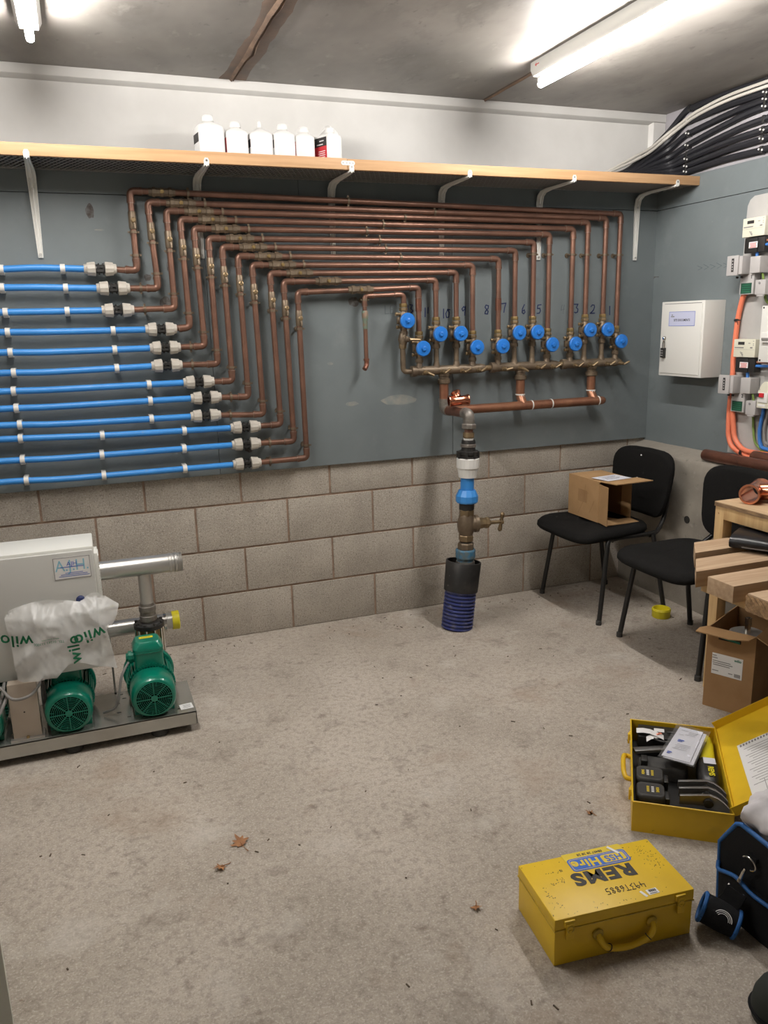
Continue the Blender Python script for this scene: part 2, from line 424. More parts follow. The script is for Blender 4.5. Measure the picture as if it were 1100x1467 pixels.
ceiling = tag(MB().box(XL - 0.1, XR + 0.1, YF - 0.1, 0.12, ZC + 0.03, ZC + 0.15).build('ceiling', M['ceiling'], smooth=0), kind='structure')
sx = [XL - 0.1, -1.598, -0.375, 0.847, XR + 0.1]
for a, b in zip(sx[:-1], sx[1:]):
    MB().box(a + 0.006, b - 0.006, YF - 0.1, 0.12, ZC, ZC + 0.03).build('slab', M['ceiling'], ceiling, bevel=0.004, seg=1)
for cx, wd in ((-0.375, 0.020), (0.847, 0.007), (-1.598, 0.007)):       # ragged mortar squeezed out of the joints
    mb = MB(); loops = []
    for k in range(60):
        y = 0.0 + (YF) * k / 59
        n1 = mnoise.noise(V((cx * 7, y * 6, 0))); n2 = mnoise.noise(V((cx * 7, y * 17, 3)))
        w = wd * (1 + 0.6 * n1 + 0.3 * n2); c = cx + wd * 0.5 * n2; h = 0.006 + 0.006 * abs(n2) + wd * 0.12
        loops.append([(c - w, y, ZC + 0.004), (c - w * 0.5, y, ZC - h * 0.6), (c - w * 0.1, y, ZC - h), (c + w * 0.25, y, ZC - h * 0.35), (c + w * 0.5, y, ZC - h * 0.8), (c + w, y, ZC + 0.004)])
    mb.loft(loops)
    mb.build('joint_mortar', M['ceil_seam'], ceiling)

M['ceil_stain'] = mat('rusty_ceiling_stain', (0.165, 0.110, 0.080), 0.75, c2=(0.115, 0.088, 0.070), scale=9, bump=0.3, bscale=30)
for cx, wd in ((-0.375, 0.050), (0.847, 0.016)):                        # brown leak stain spread along the joint
    loops = []
    for k in range(90):
        y = YF * k / 89
        a = wd * (1 + 0.55 * mnoise.noise(V((cx, y * 5, 1))) + 0.3 * mnoise.noise(V((cx, y * 16, 2)))); b = wd * (1 + 0.55 * mnoise.noise(V((cx, y * 5, 8))) + 0.3 * mnoise.noise(V((cx, y * 16, 9))))
        loops.append([(cx - a, y, ZC + 0.002), (cx - a * 0.9, y, ZC - 0.0006), (cx + b * 0.9, y, ZC - 0.0006), (cx + b, y, ZC + 0.002)])
    MB().loft(loops).build('leak_stain', M['ceil_stain'], ceiling)

# back wall: blockwork below, painted boards above, white plaster over the shelf
wall_back = tag(MB().box(XL - 0.1, XR + 0.1, 0.006, 0.14, 0.0, ZC).build('wall_back', M['mortar'], smooth=0), kind='structure')
for z0, z1, off in ((0.002, 0.225, 0.225), (0.235, 0.450, 0.0), (0.460, 0.675, 0.225), (0.685, 0.845, 0.0)):
    k = -7
    while True:
        x0 = off + 0.45 * k + 0.005; x1 = x0 + 0.44; k += 1
        if x0 > XR: break
        if x1 < XL: continue
        x0 = max(x0, XL); x1 = min(x1, XR)
        d = rnd.uniform(-0.0015, 0.0015)
        MB().box(x0, x1, d, 0.09, z0, z1).build('block', M['block'], wall_back, bevel=0.004, seg=2)
bx = [XL, -1.765, -0.545, 0.675, XR]
for a, b in zip(bx[:-1], bx[1:]):
    MB().box(a + 0.0008, b - 0.0008, BF, 0.006, 0.833, 2.0722).build('panel', M['board'], wall_back, bevel=0.001, seg=1)
for a, b in ((XL, -0.1), (-0.1, XR)):
    MB().box(a + 0.0008, b - 0.0008, BF, 0.006, 2.0746, 2.195).build('panel', M['board'], wall_back, bevel=0.001, seg=1)
MB().box(XL, XR, -0.004, 0.006, 2.195, ZC).build('plaster', M['white_wall'], wall_back)
mb = MB()
mb.loft([[(x, 0.002, 2.500), (x, -0.034, 2.516), (x, -0.034, ZC), (x, 0.002, ZC)] for x in (XL, XR)])
mb.build('white_beam', M['white_wall'], wall_back, bevel=0.004)
mb = MB()
mb.loft([[(1.835, 0.0, z), (1.850, -0.030, z), (XR, -0.030, z), (XR, 0.0, z)] for z in (2.19, 2.512)])
mb.build('white_jamb', M['white_wall'], wall_back, bevel=0.003)

def blot(name, c, ux, uy, w, h, m, parent, seed, depth=0.0006):
    """a stain with its own ragged outline on a painted board"""
    ux = V(ux); uy = V(uy); n = 26; out = []
    for k in range(n):
        a = 2 * math.pi * k / n
        r = 1 + 0.30 * mnoise.noise(V((math.cos(a) * 1.6, math.sin(a) * 1.6, seed)))
        out.append((w * 0.5 * r * math.cos(a), h * 0.5 * r * math.sin(a)))
    MB().prism(out, c, ux, uy, depth).build(name, m, parent, smooth=0)
X1, Z1 = (1, 0, 0), (0, 0, 1)
M['scorch'] = mat('scorched_paint', (0.055, 0.042, 0.036), 0.8, c2=(0.125, 0.125, 0.12), scale=55)
M['patch'] = mat('bare_scuffed_board', (0.26, 0.255, 0.225), 0.8, c2=(0.19, 0.21, 0.205), scale=30)
for i, (x, z, w, h, m) in enumerate(((-1.010, 2.005, 0.035, 0.055, 'scorch'), (-0.735, 1.625, 0.05, 0.06, 'scorch'), (-0.70, 1.78, 0.03, 0.05, 'scorch'), (-0.80, 1.735, 0.03, 0.03, 'scorch'), (-0.40, 0.945, 0.04, 0.03, 'scorch'),
        (0.37, 1.135, 0.20, 0.045, 'patch'), (0.12, 1.13, 0.07, 0.02, 'patch'), (0.02, 1.33, 0.03, 0.014, 'patch'), (0.15, 1.62, 0.05, 0.05, 'scorch'), (-0.98, 1.93, 0.04, 0.006, 'patch'))):
    blot('paint_blemish', (x, BF - 0.0002, z), X1, Z1, w, h, M[m], wall_back, i * 3.7)

DIG = {
 '1': [[(0, .045), (0.002, 0)]],
 '2': [[(-.012, .036), (-.004, .045), (.008, .044), (.011, .034), (.004, .018), (-.014, .001), (.013, .002)]],
 '3': [[(-.013, .044), (.011, .044), (.001, .027), (.012, .018), (.010, .004), (-.002, -.001), (-.010, .003)]],
 '4': [[(-.004, .045), (-.012, .018), (.010, .022)], [(.008, .045), (.002, -.002)]],
 '5': [[(.012, .045), (-.008, .043), (-.010, .026), (.004, .027), (.009, .014), (.002, .002), (-.012, .001)]],
 '6': [[(.004, .046), (-.008, .024), (-.009, .006), (.001, -.001), (.009, .008), (.004, .019), (-.008, .012)]],
 '7': [[(-.016, .043), (.014, .046), (.006, .020), (.003, 0)]],
 '8': [[(.010, .042), (-.004, .046), (-.010, .036), (.008, .014), (.004, .001), (-.010, .003), (-.008, .014), (.008, .030), (.010, .042)]],
 '9': [[(.009, .036), (.001, .046), (-.010, .034), (-.004, .024), (.009, .034), (.010, .046), (.006, .002)]],
 '10': [[(-.018, .044), (-.018, 0)], [(.004, .040), (-.006, .022), (-.002, .002), (.010, .004), (.014, .026), (.004, .042), (.018, .040)]],
 '11': [[(-.008, .042), (-.009, 0)], [(.008, .044), (.006, .016)]],
 '13': [[(-.010, .040), (-.010, .004)], [(.0, .044), (.014, .042), (.006, .026), (.016, .014), (.002, .0)]],
 'LE': [[(-.02, .04), (-.02, .0), (.0, .002)], [(.02, .04), (.008, .038), (.008, .0), (.022, .002)], [(.008, .02), (.018, .02)]]}
for n, x, z in (('13', .442, 1.579), ('11', .533, 1.564), ('10', .644, 1.555), ('9', .738, 1.564), ('8', .870, 1.569), ('7', .967, 1.577), ('6', 1.087, 1.568), ('5', 1.180, 1.567), ('4', 1.326, 1.564), ('3', 1.409, 1.567), ('2', 1.515, 1.561), ('1', 1.624, 1.552), ('LE', .331, 1.581)):
    o = stroke('handwritten_number', DIG[n], 0.0054 if n not in ('4', 'LE') else 0.0036, (x, BF - 0.0002, z - 0.022), X1, Z1, M['ink_blue'] if n not in ('4', 'LE') else M['ink_pencil'], wall_back)

# right wall: concrete plinth, blue-grey boards, pale meter board, bare strip above
wall_right = tag(MB().box(XR, XR + 0.12, YF - 0.1, 0.0, 0.0, ZC).build('wall_right', M['bare_wall'], smooth=0), kind='structure')
SB = XR - 0.018
MB().box(SB, XR, -1.222, -0.001, 0.80, 2.0722).build('panel', M['board'], wall_right, bevel=0.001, seg=1)
MB().box(SB, XR, YF, -1.224, 0.80, 2.0722).build('panel', M['board'], wall_right, bevel=0.001, seg=1)
MB().box(SB, XR, YF, -0.001, 2.0746, 2.213).build('panel', M['board'], wall_right, bevel=0.001, seg=1)
py = [(0, 0)]
pale = [(-0.66, 0.838), (-0.662, 1.3), (-0.668, 1.93), (-0.672, 2.01), (-0.685, 2.035), (-0.71, 2.05), (-1.9, 2.066), (-1.9, 0.838)]
MB().prism([(-y, z) for y, z in pale], (SB - 0.006, 0, 0), (0, -1, 0), (0, 0, 1), -0.006).build('pale_meter_board', M['pale_board'], wall_right)
mb = MB(); loops = []
for k in range(70):
    y = 0.0 + YF * k / 69
    a = 0.006 * mnoise.noise(V((y * 6, 0, 1))) + 0.003 * mnoise.noise(V((y * 20, 0, 5))); b = 0.005 * mnoise.noise(V((y * 7, 4, 1)))
    loops.append([(1.77, y, 0.0), (1.77, y, 0.72), (1.7705 + a * 0.4, y, 0.770 + a), (1.778, y, 0.786 + a), (1.80, y, 0.794 + a + b), (1.86, y, 0.806 + b), (1.90, y, 0.818 + b), (XR, y, 0.826), (XR, y, 0.0)])
mb.loft(loops)
mb.build('plinth', M['plinth'], wall_right)
for y, z in ((-0.555, 0.476), (-0.485, 0.135), (-0.80, 0.10), (-0.05, 0.44)):
    mb = MB(); mb.lathe((1.7702, y, z), (-1, 0, 0), [(0, 0.020), (0.003, 0.020), (0.003, 0.011), (0.0012, 0.010)], 14); mb.build('tie_hole', M['dark_void'], wall_right)
zig = []
for k in range(7):
    zig.append([(0.045 * k, 0.008 + 0.004 * (k % 2)), (0.045 * k + 0.036, -0.004)]); zig.append([(0.045 * k + 0.036, -0.004), (0.045 * k + 0.006, -0.014)])
stroke('pencil_scribble', zig, 0.0025, (SB - 0.0003, -0.355, 1.755), (0, -1, 0), (0, 0, 1), M['ink_pencil'], wall_right)
stroke('pencil_scribble', [[(0, 0), (0.02, 0.006), (0.06, 0.004)], [(0.01, -0.004), (0.03, 0.004)]], 0.004, (SB - 0.0003, -0.002, 1.722), (0, -1, 0), (0, 0, 1), M['scorch'], wall_right)

# sides of the room the photograph does not show, kept plain
tag(MB().box(XL - 0.12, XL, YF - 0.1, 0.12, 0, ZC).build('wall_left', M['block'], smooth=0), kind='structure')
tag(MB().box(XL - 0.1, XR + 0.1, YF - 0.12, YF, 0, ZC).build('wall_front', M['white_wall'], smooth=0), kind='structure')
tag(MB().box(XL, -1.39, -2.66, -2.56, 0, ZC).build('wall_entry', M['white_wall'], smooth=0), kind='structure')
d0 = V((-1.3365, -2.52, 0)); d1 = V((-1.4765, -1.70, 0)); dd = (d1 - d0); dl = dd.length; dd.normalize(); dn = V((-dd.y, dd.x, 0))
if dn.x > 0: dn = -dn
door = MB().hexa((d0 + d1) / 2 + dn * 0.022 + V((0, 0, 1.0)), dd * dl / 2, dn * 0.022, (0, 0, 0.998)).build('door_1', M['door_paint'], bevel=0.002)
tag(door, kind='structure')
for zz in (0.25, 1.75):
    MB().cyl(d0 + V((0.0, 0, zz)) - dd * 0.006, d0 + V((0, 0, zz + 0.1)) - dd * 0.006, 0.006).build('hinge', M['steel'], door)

# ------------------------------------------------------------------ ceiling lamps
def batten(x, y0, label):
    L_ = 1.25
    t = thing('fluorescent_batten', label, 'ceiling lamp', (x, y0, ZC), group='fluorescent battens on the ceiling')
    mb = MB(); mb.loft([[(x - 0.042, y, ZC), (x - 0.042, y, ZC - 0.030), (x - 0.030, y, ZC - 0.052), (x + 0.030, y, ZC - 0.052), (x + 0.042, y, ZC - 0.030), (x + 0.042, y, ZC)] for y in (y0, y0 - L_)])
    mb.build('housing', M['white_metal'], t, bevel=0.002)
    MB().cyl((x, y0 - 0.014, ZC - 0.082), (x, y0 - L_ + 0.014, ZC - 0.082), 0.013, n=16).build('tube', M['tube'], t)
    for a, b in ((y0 - 0.002, y0 - 0.030), (y0 - L_ + 0.030, y0 - L_ + 0.002)):
        mb = MB(); mb.prism([(-0.010, 0), (0.010, 0), (0.010, -0.019), (-0.010, -0.019)], (x, max(a, b), ZC - 0.050), (1, 0, 0), (0, 0, 1), abs(a - b)); ye = y0 - 0.003 if a > b and a > y0 - 0.1 else y0 - L_ + 0.003; mb.cyl((x, ye, ZC - 0.082), (x, ye + (-0.011 if ye > y0 - 0.1 else 0.011), ZC - 0.082), 0.0128, n=16)
        mb.build('lamp_holder', M['white_plastic'], t, bevel=0.002)
    mb = MB(); mb.prism([(0, 0), (0.012, 0.008), (0.012, 0.002), (0.032, 0.002), (0.032, -0.002), (0.012, -0.002), (0.012, -0.008)], (x - 0.0422, y0 - 0.035, ZC - 0.018), (0, -1, 0), (0, 0, 1), -0.0006)
    mb.build('arrow_mark', M['ink_red'], t, smooth=0)
    return t
batten(0.81, -0.59, 'white fluorescent batten lamp on the ceiling above the numbered valves')
batten(-1.16, -0.59, 'white fluorescent batten lamp on the ceiling at the upper left corner')
# ------------------------------------------------------------------ shelf, brackets, bottles
M['deck'] = mat('dark_shelf_deck', (0.035, 0.034, 0.033), 0.8)
sh = thing('wall_shelf', 'long wall shelf with pine front rail and dark wire mesh underside', 'shelf', (0, -0.02, 2.155))
MB().box(XL, 0.035, -0.335, -0.312, 2.155, 2.200).build('front_rail', M['wood_edge'], sh, bevel=0.002)
MB().box(0.037, 1.908, -0.335, -0.312, 2.155, 2.198).build('front_rail', M['wood_edge'], sh, bevel=0.002)
MB().box(XL, 1.905, -0.311, -0.004, 2.176, 2.186).build('deck', M['deck'], sh)
M['wire'] = mat('dull_wire', (0.34, 0.33, 0.32), 0.5, 0.2)
mb = MB(); w = 0.0011
x = XL
while x < 1.9:                                       # fine lattice under the deck, far too many wires to count
    for s in (-1, 1):
        mb.hexa((x + 0.013, -0.165, 2.164 + 0.002 * s), V((s * 0.06, 0.145, 0)), V((0.0016, 0, 0)), (0, 0, 0.0016))
    x += 0.0235
mb.box(XL, 1.9, -0.308, -0.304, 2.160, 2.168); mb.box(XL, 1.9, -0.03, -0.026, 2.160, 2.168)
tag(mb.build('wire_mesh', M['wire'], sh, smooth=0), kind='stuff')
mb = MB(); mb.prism(rrect(0.062, 0.018, 0.009), (0.038, -0.3352, 2.181), (1, 0, 0), (0, 0, 1), 0.0015)
pl = mb.build('joining_plate', M['white_metal'], sh)
for dx in (-0.022, -0.006, 0.008, 0.022):
    MB().cyl((0.038 + dx, -0.3366, 2.181), (0.038 + dx, -0.3374, 2.181), 0.003, n=8).build('screw', M['steel_dark'], pl)

def bracket(x, label):
    t = thing('shelf_bracket', label, 'bracket', (x, BF, 1.81), group='white shelf brackets')
    zt = 2.150; loops = []
    # tapering pressed steel strip: up the wall, round the bend, out under the shelf, up to an eyelet on the rail
    path = [(-0.0225, 1.815, 0.010), (-0.0225, 1.95, 0.0135), (-0.023, 2.09, 0.017), (-0.034, 2.128, 0.018), (-0.062, 2.146, 0.018), (-0.12, 2.1515, 0.016), (-0.30, 2.1525, 0.011), (-0.336, 2.1535, 0.010)]
    mb = MB()
    for i, (y, z, w_) in enumerate(path):
        y0, z0, _ = path[max(i - 1, 0)]; y1, z1, _ = path[min(i + 1, len(path) - 1)]
        n_ = V((0, -(z1 - z0), (y1 - y0))).normalized()          # outwards, away from the corner
        if i < 3: n_ = V((0, -1, 0))
        if i > 5: n_ = V((0, 0, -1))
        if n_.y > 0.01: n_ = -n_
        q = V((x, y, z))
        loops.append([q + V((-w_, 0, 0)), q + V((-w_, 0, 0)) + n_ * 0.008, q + V((-w_ * 0.8, 0, 0)) + n_ * 0.008, q + V((-w_ * 0.62, 0, 0)) + n_ * 0.002, q + V((-w_ * 0.35, 0, 0)) + n_ * 0.002, q + V((-w_ * 0.2, 0, 0)) + n_ * 0.010,
                      q + V((w_ * 0.2, 0, 0)) + n_ * 0.010, q + V((w_ * 0.35, 0, 0)) + n_ * 0.002, q + V((w_ * 0.62, 0, 0)) + n_ * 0.002, q + V((w_ * 0.8, 0, 0)) + n_ * 0.008, q + V((w_, 0, 0)) + n_ * 0.008, q + V((w_, 0, 0))])
    mb.loft(loops)
    mb.build('arm', M['bracket'], t, smooth=30)
    mb = MB(); mb.prism([(-0.010, -0.006), (0.010, -0.006), (0.011, 0.012), (0.006, 0.022), (-0.006, 0.022), (-0.011, 0.012)], (x, -0.3355, 2.154), (1, 0, 0), (0, 0, 1), 0.002)
    ey = mb.build('eyelet', M['white_metal'], t)
    MB().cyl((x, -0.337, 2.166), (x, -0.3385, 2.166), 0.0045, n=10).build('screw', M['steel_dark'], ey)
    for zz in (1.828, 2.085):
        MB().cyl((x, BF - 0.011, zz), (x, BF - 0.0135, zz), 0.0055, n=10).build('screw', M['steel'], t)
    return t
for x, l in ((-1.223, 'white shelf bracket alone on the left, above the blue pipes'), (-0.559, 'white shelf bracket behind the left ends of the copper pipes'), (0.054, 'white shelf bracket just below the joining plate of the shelf rail'),
             (0.615, 'white shelf bracket above the handwritten 10, fourth from the left'), (1.166, 'white shelf bracket above the handwritten 5, fifth from the left'), (1.770, 'white shelf bracket beside the corner, right of all the pipes')):
    bracket(x, l)

def bottle(x, y, hx, hy, h, neck, label, rot=0.0, red=False, dark=True, slim=False):
    z0 = 2.186
    t = thing('plastic_bottle', label, 'bottle', (x, y, z0), rot, group='white plastic bottles on the shelf')
    mb = MB(); hs = h * (0.70 if not slim else 0.66)
    secs = [(0, 0.93, 0.93), (0.006, 1, 1), (hs, 1, 1), (hs + h * 0.05, 0.95, 0.95), (hs + h * 0.11, 0.70, 0.75), (hs + h * 0.15, neck / hx, neck / hy), (h * 0.88, neck / hx * 0.95, neck / hy * 0.95)]
    if slim: secs[4] = (hs + h * 0.13, 0.55, 0.6); secs[5] = (hs + h * 0.20, neck / hx, neck / hy)
    loops = []
    for i, (z, a, b) in enumerate(secs):
        rr = 0.018 if i < 4 else min(hx * a, hy * b)
        loops.append([(u, v_, z) for u, v_ in rrect(2 * hx * a, 2 * hy * b, rr, 4)])
    mb.loft(loops)
    mb.build('body', M['bottle'], t, local=True, smooth=50)
    mb = MB(); mb.lathe((0, 0, h * 0.86), (0, 0, 1), [(0, neck * 1.15), (0.004, neck * 1.25), (h * 0.10, neck * 1.2), (h * 0.13, neck * 1.0)], 18)
    mb.build('cap', M['bottle'], t, local=True)
    mb = MB(); mb.hexa((-hx - 0.0004, 0, hs * 0.52), (0.0004, 0, 0), (0, hy * 0.72, 0), (0, 0, hs * 0.34))
    lb = mb.build('side_label', M['red_label'] if red else M['label_white'], t, local=True, smooth=0)
    if dark:
        mb = MB(); mb.hexa((-hx - 0.0012, 0, hs * 0.72), (0.0004, 0, 0), (0, hy * 0.72, 0), (0, 0, hs * 0.13)); mb.build('dark_band', M['ink_black'], lb, local=True, smooth=0)
    return t
bottle(-0.512, -0.16, 0.055, 0.05, 0.19, 0.020, 'tallest white plastic bottle, at the left end of the shelf row', 0.12)
bottle(-0.400, -0.16, 0.047, 0.04, 0.170, 0.019, 'square-shouldered white bottle with red-edged side, second on the shelf', 0.0, red=True, dark=False)
bottle(-0.297, -0.16, 0.049, 0.042, 0.178, 0.007, 'white bottle with a pointed spout, third along the shelf row', 0.05, slim=True)
bottle(-0.197, -0.16, 0.047, 0.042, 0.172, 0.019, 'white bottle with dark label edge, between the spouted and the short bottle', 0.03)
bottle(-0.105, -0.16, 0.043, 0.04, 0.166, 0.019, 'shortest white bottle with domed cap, beside the red and black labelled jug', 0.0, red=True, dark=False)
# jug with carrying handle and a red and black label
t = thing('plastic_bottle', 'white plastic jug with moulded handle and red and black label', 'bottle', (0.005, -0.16, 2.186), 0.42, group='white plastic bottles on the shelf')
mb = MB()
mb.loft([[(u, v_, z) for u, v_ in rrect(0.088 * a, 0.105 * b, 0.016, 4)] for z, a, b in ((0, .95, .95), (0.006, 1, 1), (0.125, 1, 1), (0.133, 0.96, 0.96))])
mb.build('body', M['bottle'], t, local=True, smooth=50)
mb = MB(); mb.loft([[(u + dx, v_ + 0.005, z) for u, v_ in rrect(a, b, 0.01, 4)] for z, a, b, dx in ((0.130, 0.075, 0.09, 0.004), (0.150, 0.035, 0.085, 0.014), (0.168, 0.018, 0.05, 0.018))])
mb.build('shoulder', M['bottle'], t, local=True, smooth=50)
MB().tube([(0.014, 0.046, 0.135), (0.016, 0.044, 0.165), (0.016, 0.025, 0.176), (0.016, 0.0, 0.172), (0.016, -0.012, 0.150)], 0.008, 8).build('handle', M['bottle'], t, local=True)
MB().lathe((-0.012, -0.030, 0.128), (0, 0, 1), [(0, 0.016), (0.012, 0.016), (0.012, 0.020), (0.030, 0.020), (0.032, 0.015)], 16).build('cap', M['bottle'], t, local=True)
lb = MB().hexa((-0.0444, 0, 0.046), (0.0005, 0, 0), (0, 0.043, 0), (0, 0, 0.040)).build('side_label', M['red_label'], t, local=True, smooth=0)
MB().hexa((-0.0446, 0, 0.104), (0.0005, 0, 0), (0, 0.043, 0), (0, 0, 0.018)).build('dark_band', M['ink_black'], lb, local=True, smooth=0)
mb = MB()
for k in range(4): mb.hexa((-0.0452, -0.012 + 0.003 * (k % 2), 0.066 - k * 0.008), (0.0003, 0, 0), (0, 0.022, 0), (0, 0, 0.0014))
mb.hexa((-0.0454, -0.012, 0.108), (0.0003, 0, 0), (0, 0.014, 0), (0, 0, 0.002)); mb.hexa((-0.0454, 0.0, 0.094), (0.0003, 0, 0), (0, 0.02, 0), (0, 0, 0.002))
mb.build('print', M['label_white'], lb, local=True, smooth=0)

# cables fanning off the shelf onto the right wall
cables = []
def cable(name, pts, r, m, label, group=None, cat='cable', n=8):
    o = MB().tube(smooth_path(pts, 7), r, n).build(name, m)
    return tag(o, label, cat, group)
names = ['topmost', 'second', 'third', 'fourth', 'fifth', 'sixth', 'seventh', 'lowest']
cx = XR - 0.016
zl = [2.536, 2.478, 2.418, 2.362, 2.318, 2.296, 2.262, 2.236]
zr = [2.538, 2.486, 2.458, 2.428, 2.376, 2.330, 2.292, 2.246]
for i in range(8):
    a, b = zl[i], zr[i]
    k = i / 7
    start = (1.50 + 0.10 * k, -0.045 - 0.010 * i, 2.203 + 0.004 * (7 - i))
    mid = (1.80, -0.052 - 0.008 * i, 2.235 + (a - 2.235) * 0.40)
    pts = [start, (1.66, -0.048 - 0.009 * i, 2.212 + (a - 2.21) * 0.13), mid, (1.895, -0.090 - 0.006 * i, 2.235 + (a - 2.235) * 0.72), (cx, -0.20, a - 0.004), (cx, -0.26, a + (b - a) * 0.12), (cx, -0.50, a + (b - a) * 0.6 + 0.006), (cx, -0.72, b), (cx, -1.3, b + 0.005), (cx, -2.2, b)]
    cable('black_cable', pts, 0.0150, M['cable_black'], 'thick black cable along the right wall top, %s of the eight clipped cables' % names[i], 'black cables at the top of the right wall')
for j, dz in enumerate((0.0, 0.018)):
    pts = [(1.50, -0.10, 2.232 + dz * 0.3), (1.558, -0.10, 2.254 + dz * 0.5), (1.69, -0.09, 2.306 + dz), (1.79, -0.085, 2.354 + dz), (1.87, -0.10, 2.415 + dz), (1.893, -0.19, 2.458 + dz), (1.893, -0.30, 2.486 + dz), (1.893, -0.50, 2.506 + dz * 1.1), (1.893, -0.773, 2.507 + dz * 1.1), (1.893, -1.4, 2.50 + dz), (1.893, -2.2, 2.50 + dz)]
    cable('white_cable', pts, 0.0075, M['cable_white'], 'thin white cable sweeping over the black cables, %s of the pair' % ('lower', 'upper')[j], 'white cables over the black cables')
for cy, zz, lbl in ((-0.235, zl, 'near the corner'), (-0.728, zr, 'by the right edge')):
    t = thing('cable_cleat', 'column of dark cable cleats with white screws %s' % lbl, 'cable clip', (XR, cy, 2.25), group='cable cleats')
    for i in range(0, 8):
        MB().box(cx - 0.0145, XR, cy - 0.008, cy + 0.008, zz[i] - 0.016, min(zz[i] + 0.016, ZC - 0.002)).build('cleat', M['black'], t, bevel=0.004)
    for i in range(1, 8, 1):
        for dy in (-0.012, 0.008):
            if i in (4,): continue
            MB().cyl((cx - 0.0145, cy + dy, (zz[i]) + dy * 0.3), (cx - 0.018, cy + dy, zz[i] + dy * 0.3), 0.0045, n=8).build('screw', M['white_plastic'], t)
# ------------------------------------------------------------------ pipework on the back wall
PY = -0.075                    # pipe centre line, on stand-off clips
PR = 0.0132
# bottom elbow x,z; top elbow x,z; right drop x; top right z; plastic coupling x0,x1,z; blue pipe z at the left edge; valve cap z
CIRC = [
 (-0.845, 1.761, -0.846, 2.082, 1.631, 2.045, -1.060, -0.929, 1.767, 1.765, 1.389),
 (-0.764, 1.686, -0.777, 2.039, 1.541, 2.021, -1.018, -0.882, 1.688, 1.694, 1.453),
 (-0.700, 1.601, -0.703, 2.006, 1.430, 1.998, -1.006, -0.873, 1.597, 1.596, 1.453),
 (-0.642, 1.518, -0.647, 1.973, 1.341, 1.965, -0.834, -0.700, 1.513, 1.517, 1.384),
 (-0.583, 1.434, -0.592, 1.936, 1.200, 1.936, -0.822, -0.690, 1.433, 1.435, 1.385),
 (-0.530, 1.353, -0.532, 1.896, 1.109, 1.896, -0.822, -0.689, 1.355, 1.351, 1.450),
 (-0.469, 1.273, -0.475, 1.860, 1.002, 1.856, -0.690, -0.553, 1.276, 1.275, 1.450),
 (-0.400, 1.197, -0.408, 1.822, 0.907, 1.815, -0.663, -0.526, 1.204, 1.203, 1.386),
 (-0.334, 1.112, -0.346, 1.784, 0.761, 1.785, -0.670, -0.534, 1.122, 1.134, 1.385),
 (-0.254, 1.059, -0.266, 1.748, 0.670, 1.750, -0.493, -0.353, 1.058, 1.075, 1.455),
 (-0.194, 0.974, -0.205, 1.711, 0.559, 1.715, -0.492, -0.357, 0.978, 0.982, 1.456),
 (-0.134, 0.888, -0.141, 1.664, 0.466, 1.680, -0.493, -0.360, 0.885, 0.892, 1.389)]
CLIPX = [(-1.377, -1.143), (-1.383, -1.14), (-1.382, -1.144), (-1.383, -0.968), (-1.383, -0.969), (-1.38, -0.968), (-1.39, -0.839), (-1.388, -0.84), (-1.383, -0.842), (-1.387, -1.057, -0.703), (-1.39, -1.067, -0.71), (-1.385, -1.068, -0.714)]
ORD = ['outermost', 'second', 'third', 'fourth', 'fifth', 'sixth', 'seventh', 'eighth', 'ninth', 'tenth', 'eleventh', 'innermost']
NUM = ['one', 'two', 'three', 'four', 'five', 'six', 'seven', 'eight', 'nine', 'ten', 'eleven', None]

def elbow(c, a, b, parent, r=PR, R=0.030, m=None, collar=0.006):
    """short-radius elbow from arm direction a to arm direction b"""
    c = V(c); a = V(a).normalized(); b = V(b).normalized()
    A = c + a * (R + 0.012); B_ = c + b * (R + 0.012)
    mb = MB()
    mb.tube([A] + fillet([A, c, B_], R, 6)[1:-1] + [B_], r + 0.0022, 12)
    for q, d in ((A, a), (B_, b)):
        mb.cyl(q - d * collar, q + d * collar, r + 0.0036, n=12)
    e = mb.build('elbow', m or M['copper'], parent, smooth=45)
    mb = MB()
    for q, d in ((A, a), (B_, b)):
        mb.cyl(q + d * (collar - 0.001), q + d * (collar + 0.0015), r + 0.0028, n=12)
    mb.build('solder_ring', M['solder'], e)
    return e

def pipe_clip(x, z, along, parent, r=PR):
    """brass munsen ring on a stem back to the board"""
    mb = MB()
    ax = V((1, 0, 0)) if along == 'x' else V((0, 0, 1))
    mb.lathe(V((x, PY, z)) - ax * 0.005, ax, [(0, r + 0.001), (0, r + 0.0036), (0.010, r + 0.0036), (0.010, r + 0.001)], 14, cap=False)
    mb.cyl((x, PY + r, z), (x, BF - 0.0005, z), 0.0045, n=8)
    mb.lathe((x, BF - 0.0005, z), (0, -1, 0), [(0, 0.013), (0.004, 0.012)], 12)
    sd = V((0, 0, 1)) if along == 'x' else V((1, 0, 0))
    for s in (-1, 1):
        mb.hexa(V((x, PY, z)) + sd * (r + 0.006) * s, ax * 0.004, sd * 0.005, (0, 0.0024, 0))
        mb.cyl(V((x, PY - 0.005, z)) + sd * (r + 0.008) * s, V((x, PY + 0.005, z)) + sd * (r + 0.008) * s, 0.0028, n=8)
    return mb.build('pipe_clip', M['dirty_brass'], parent)

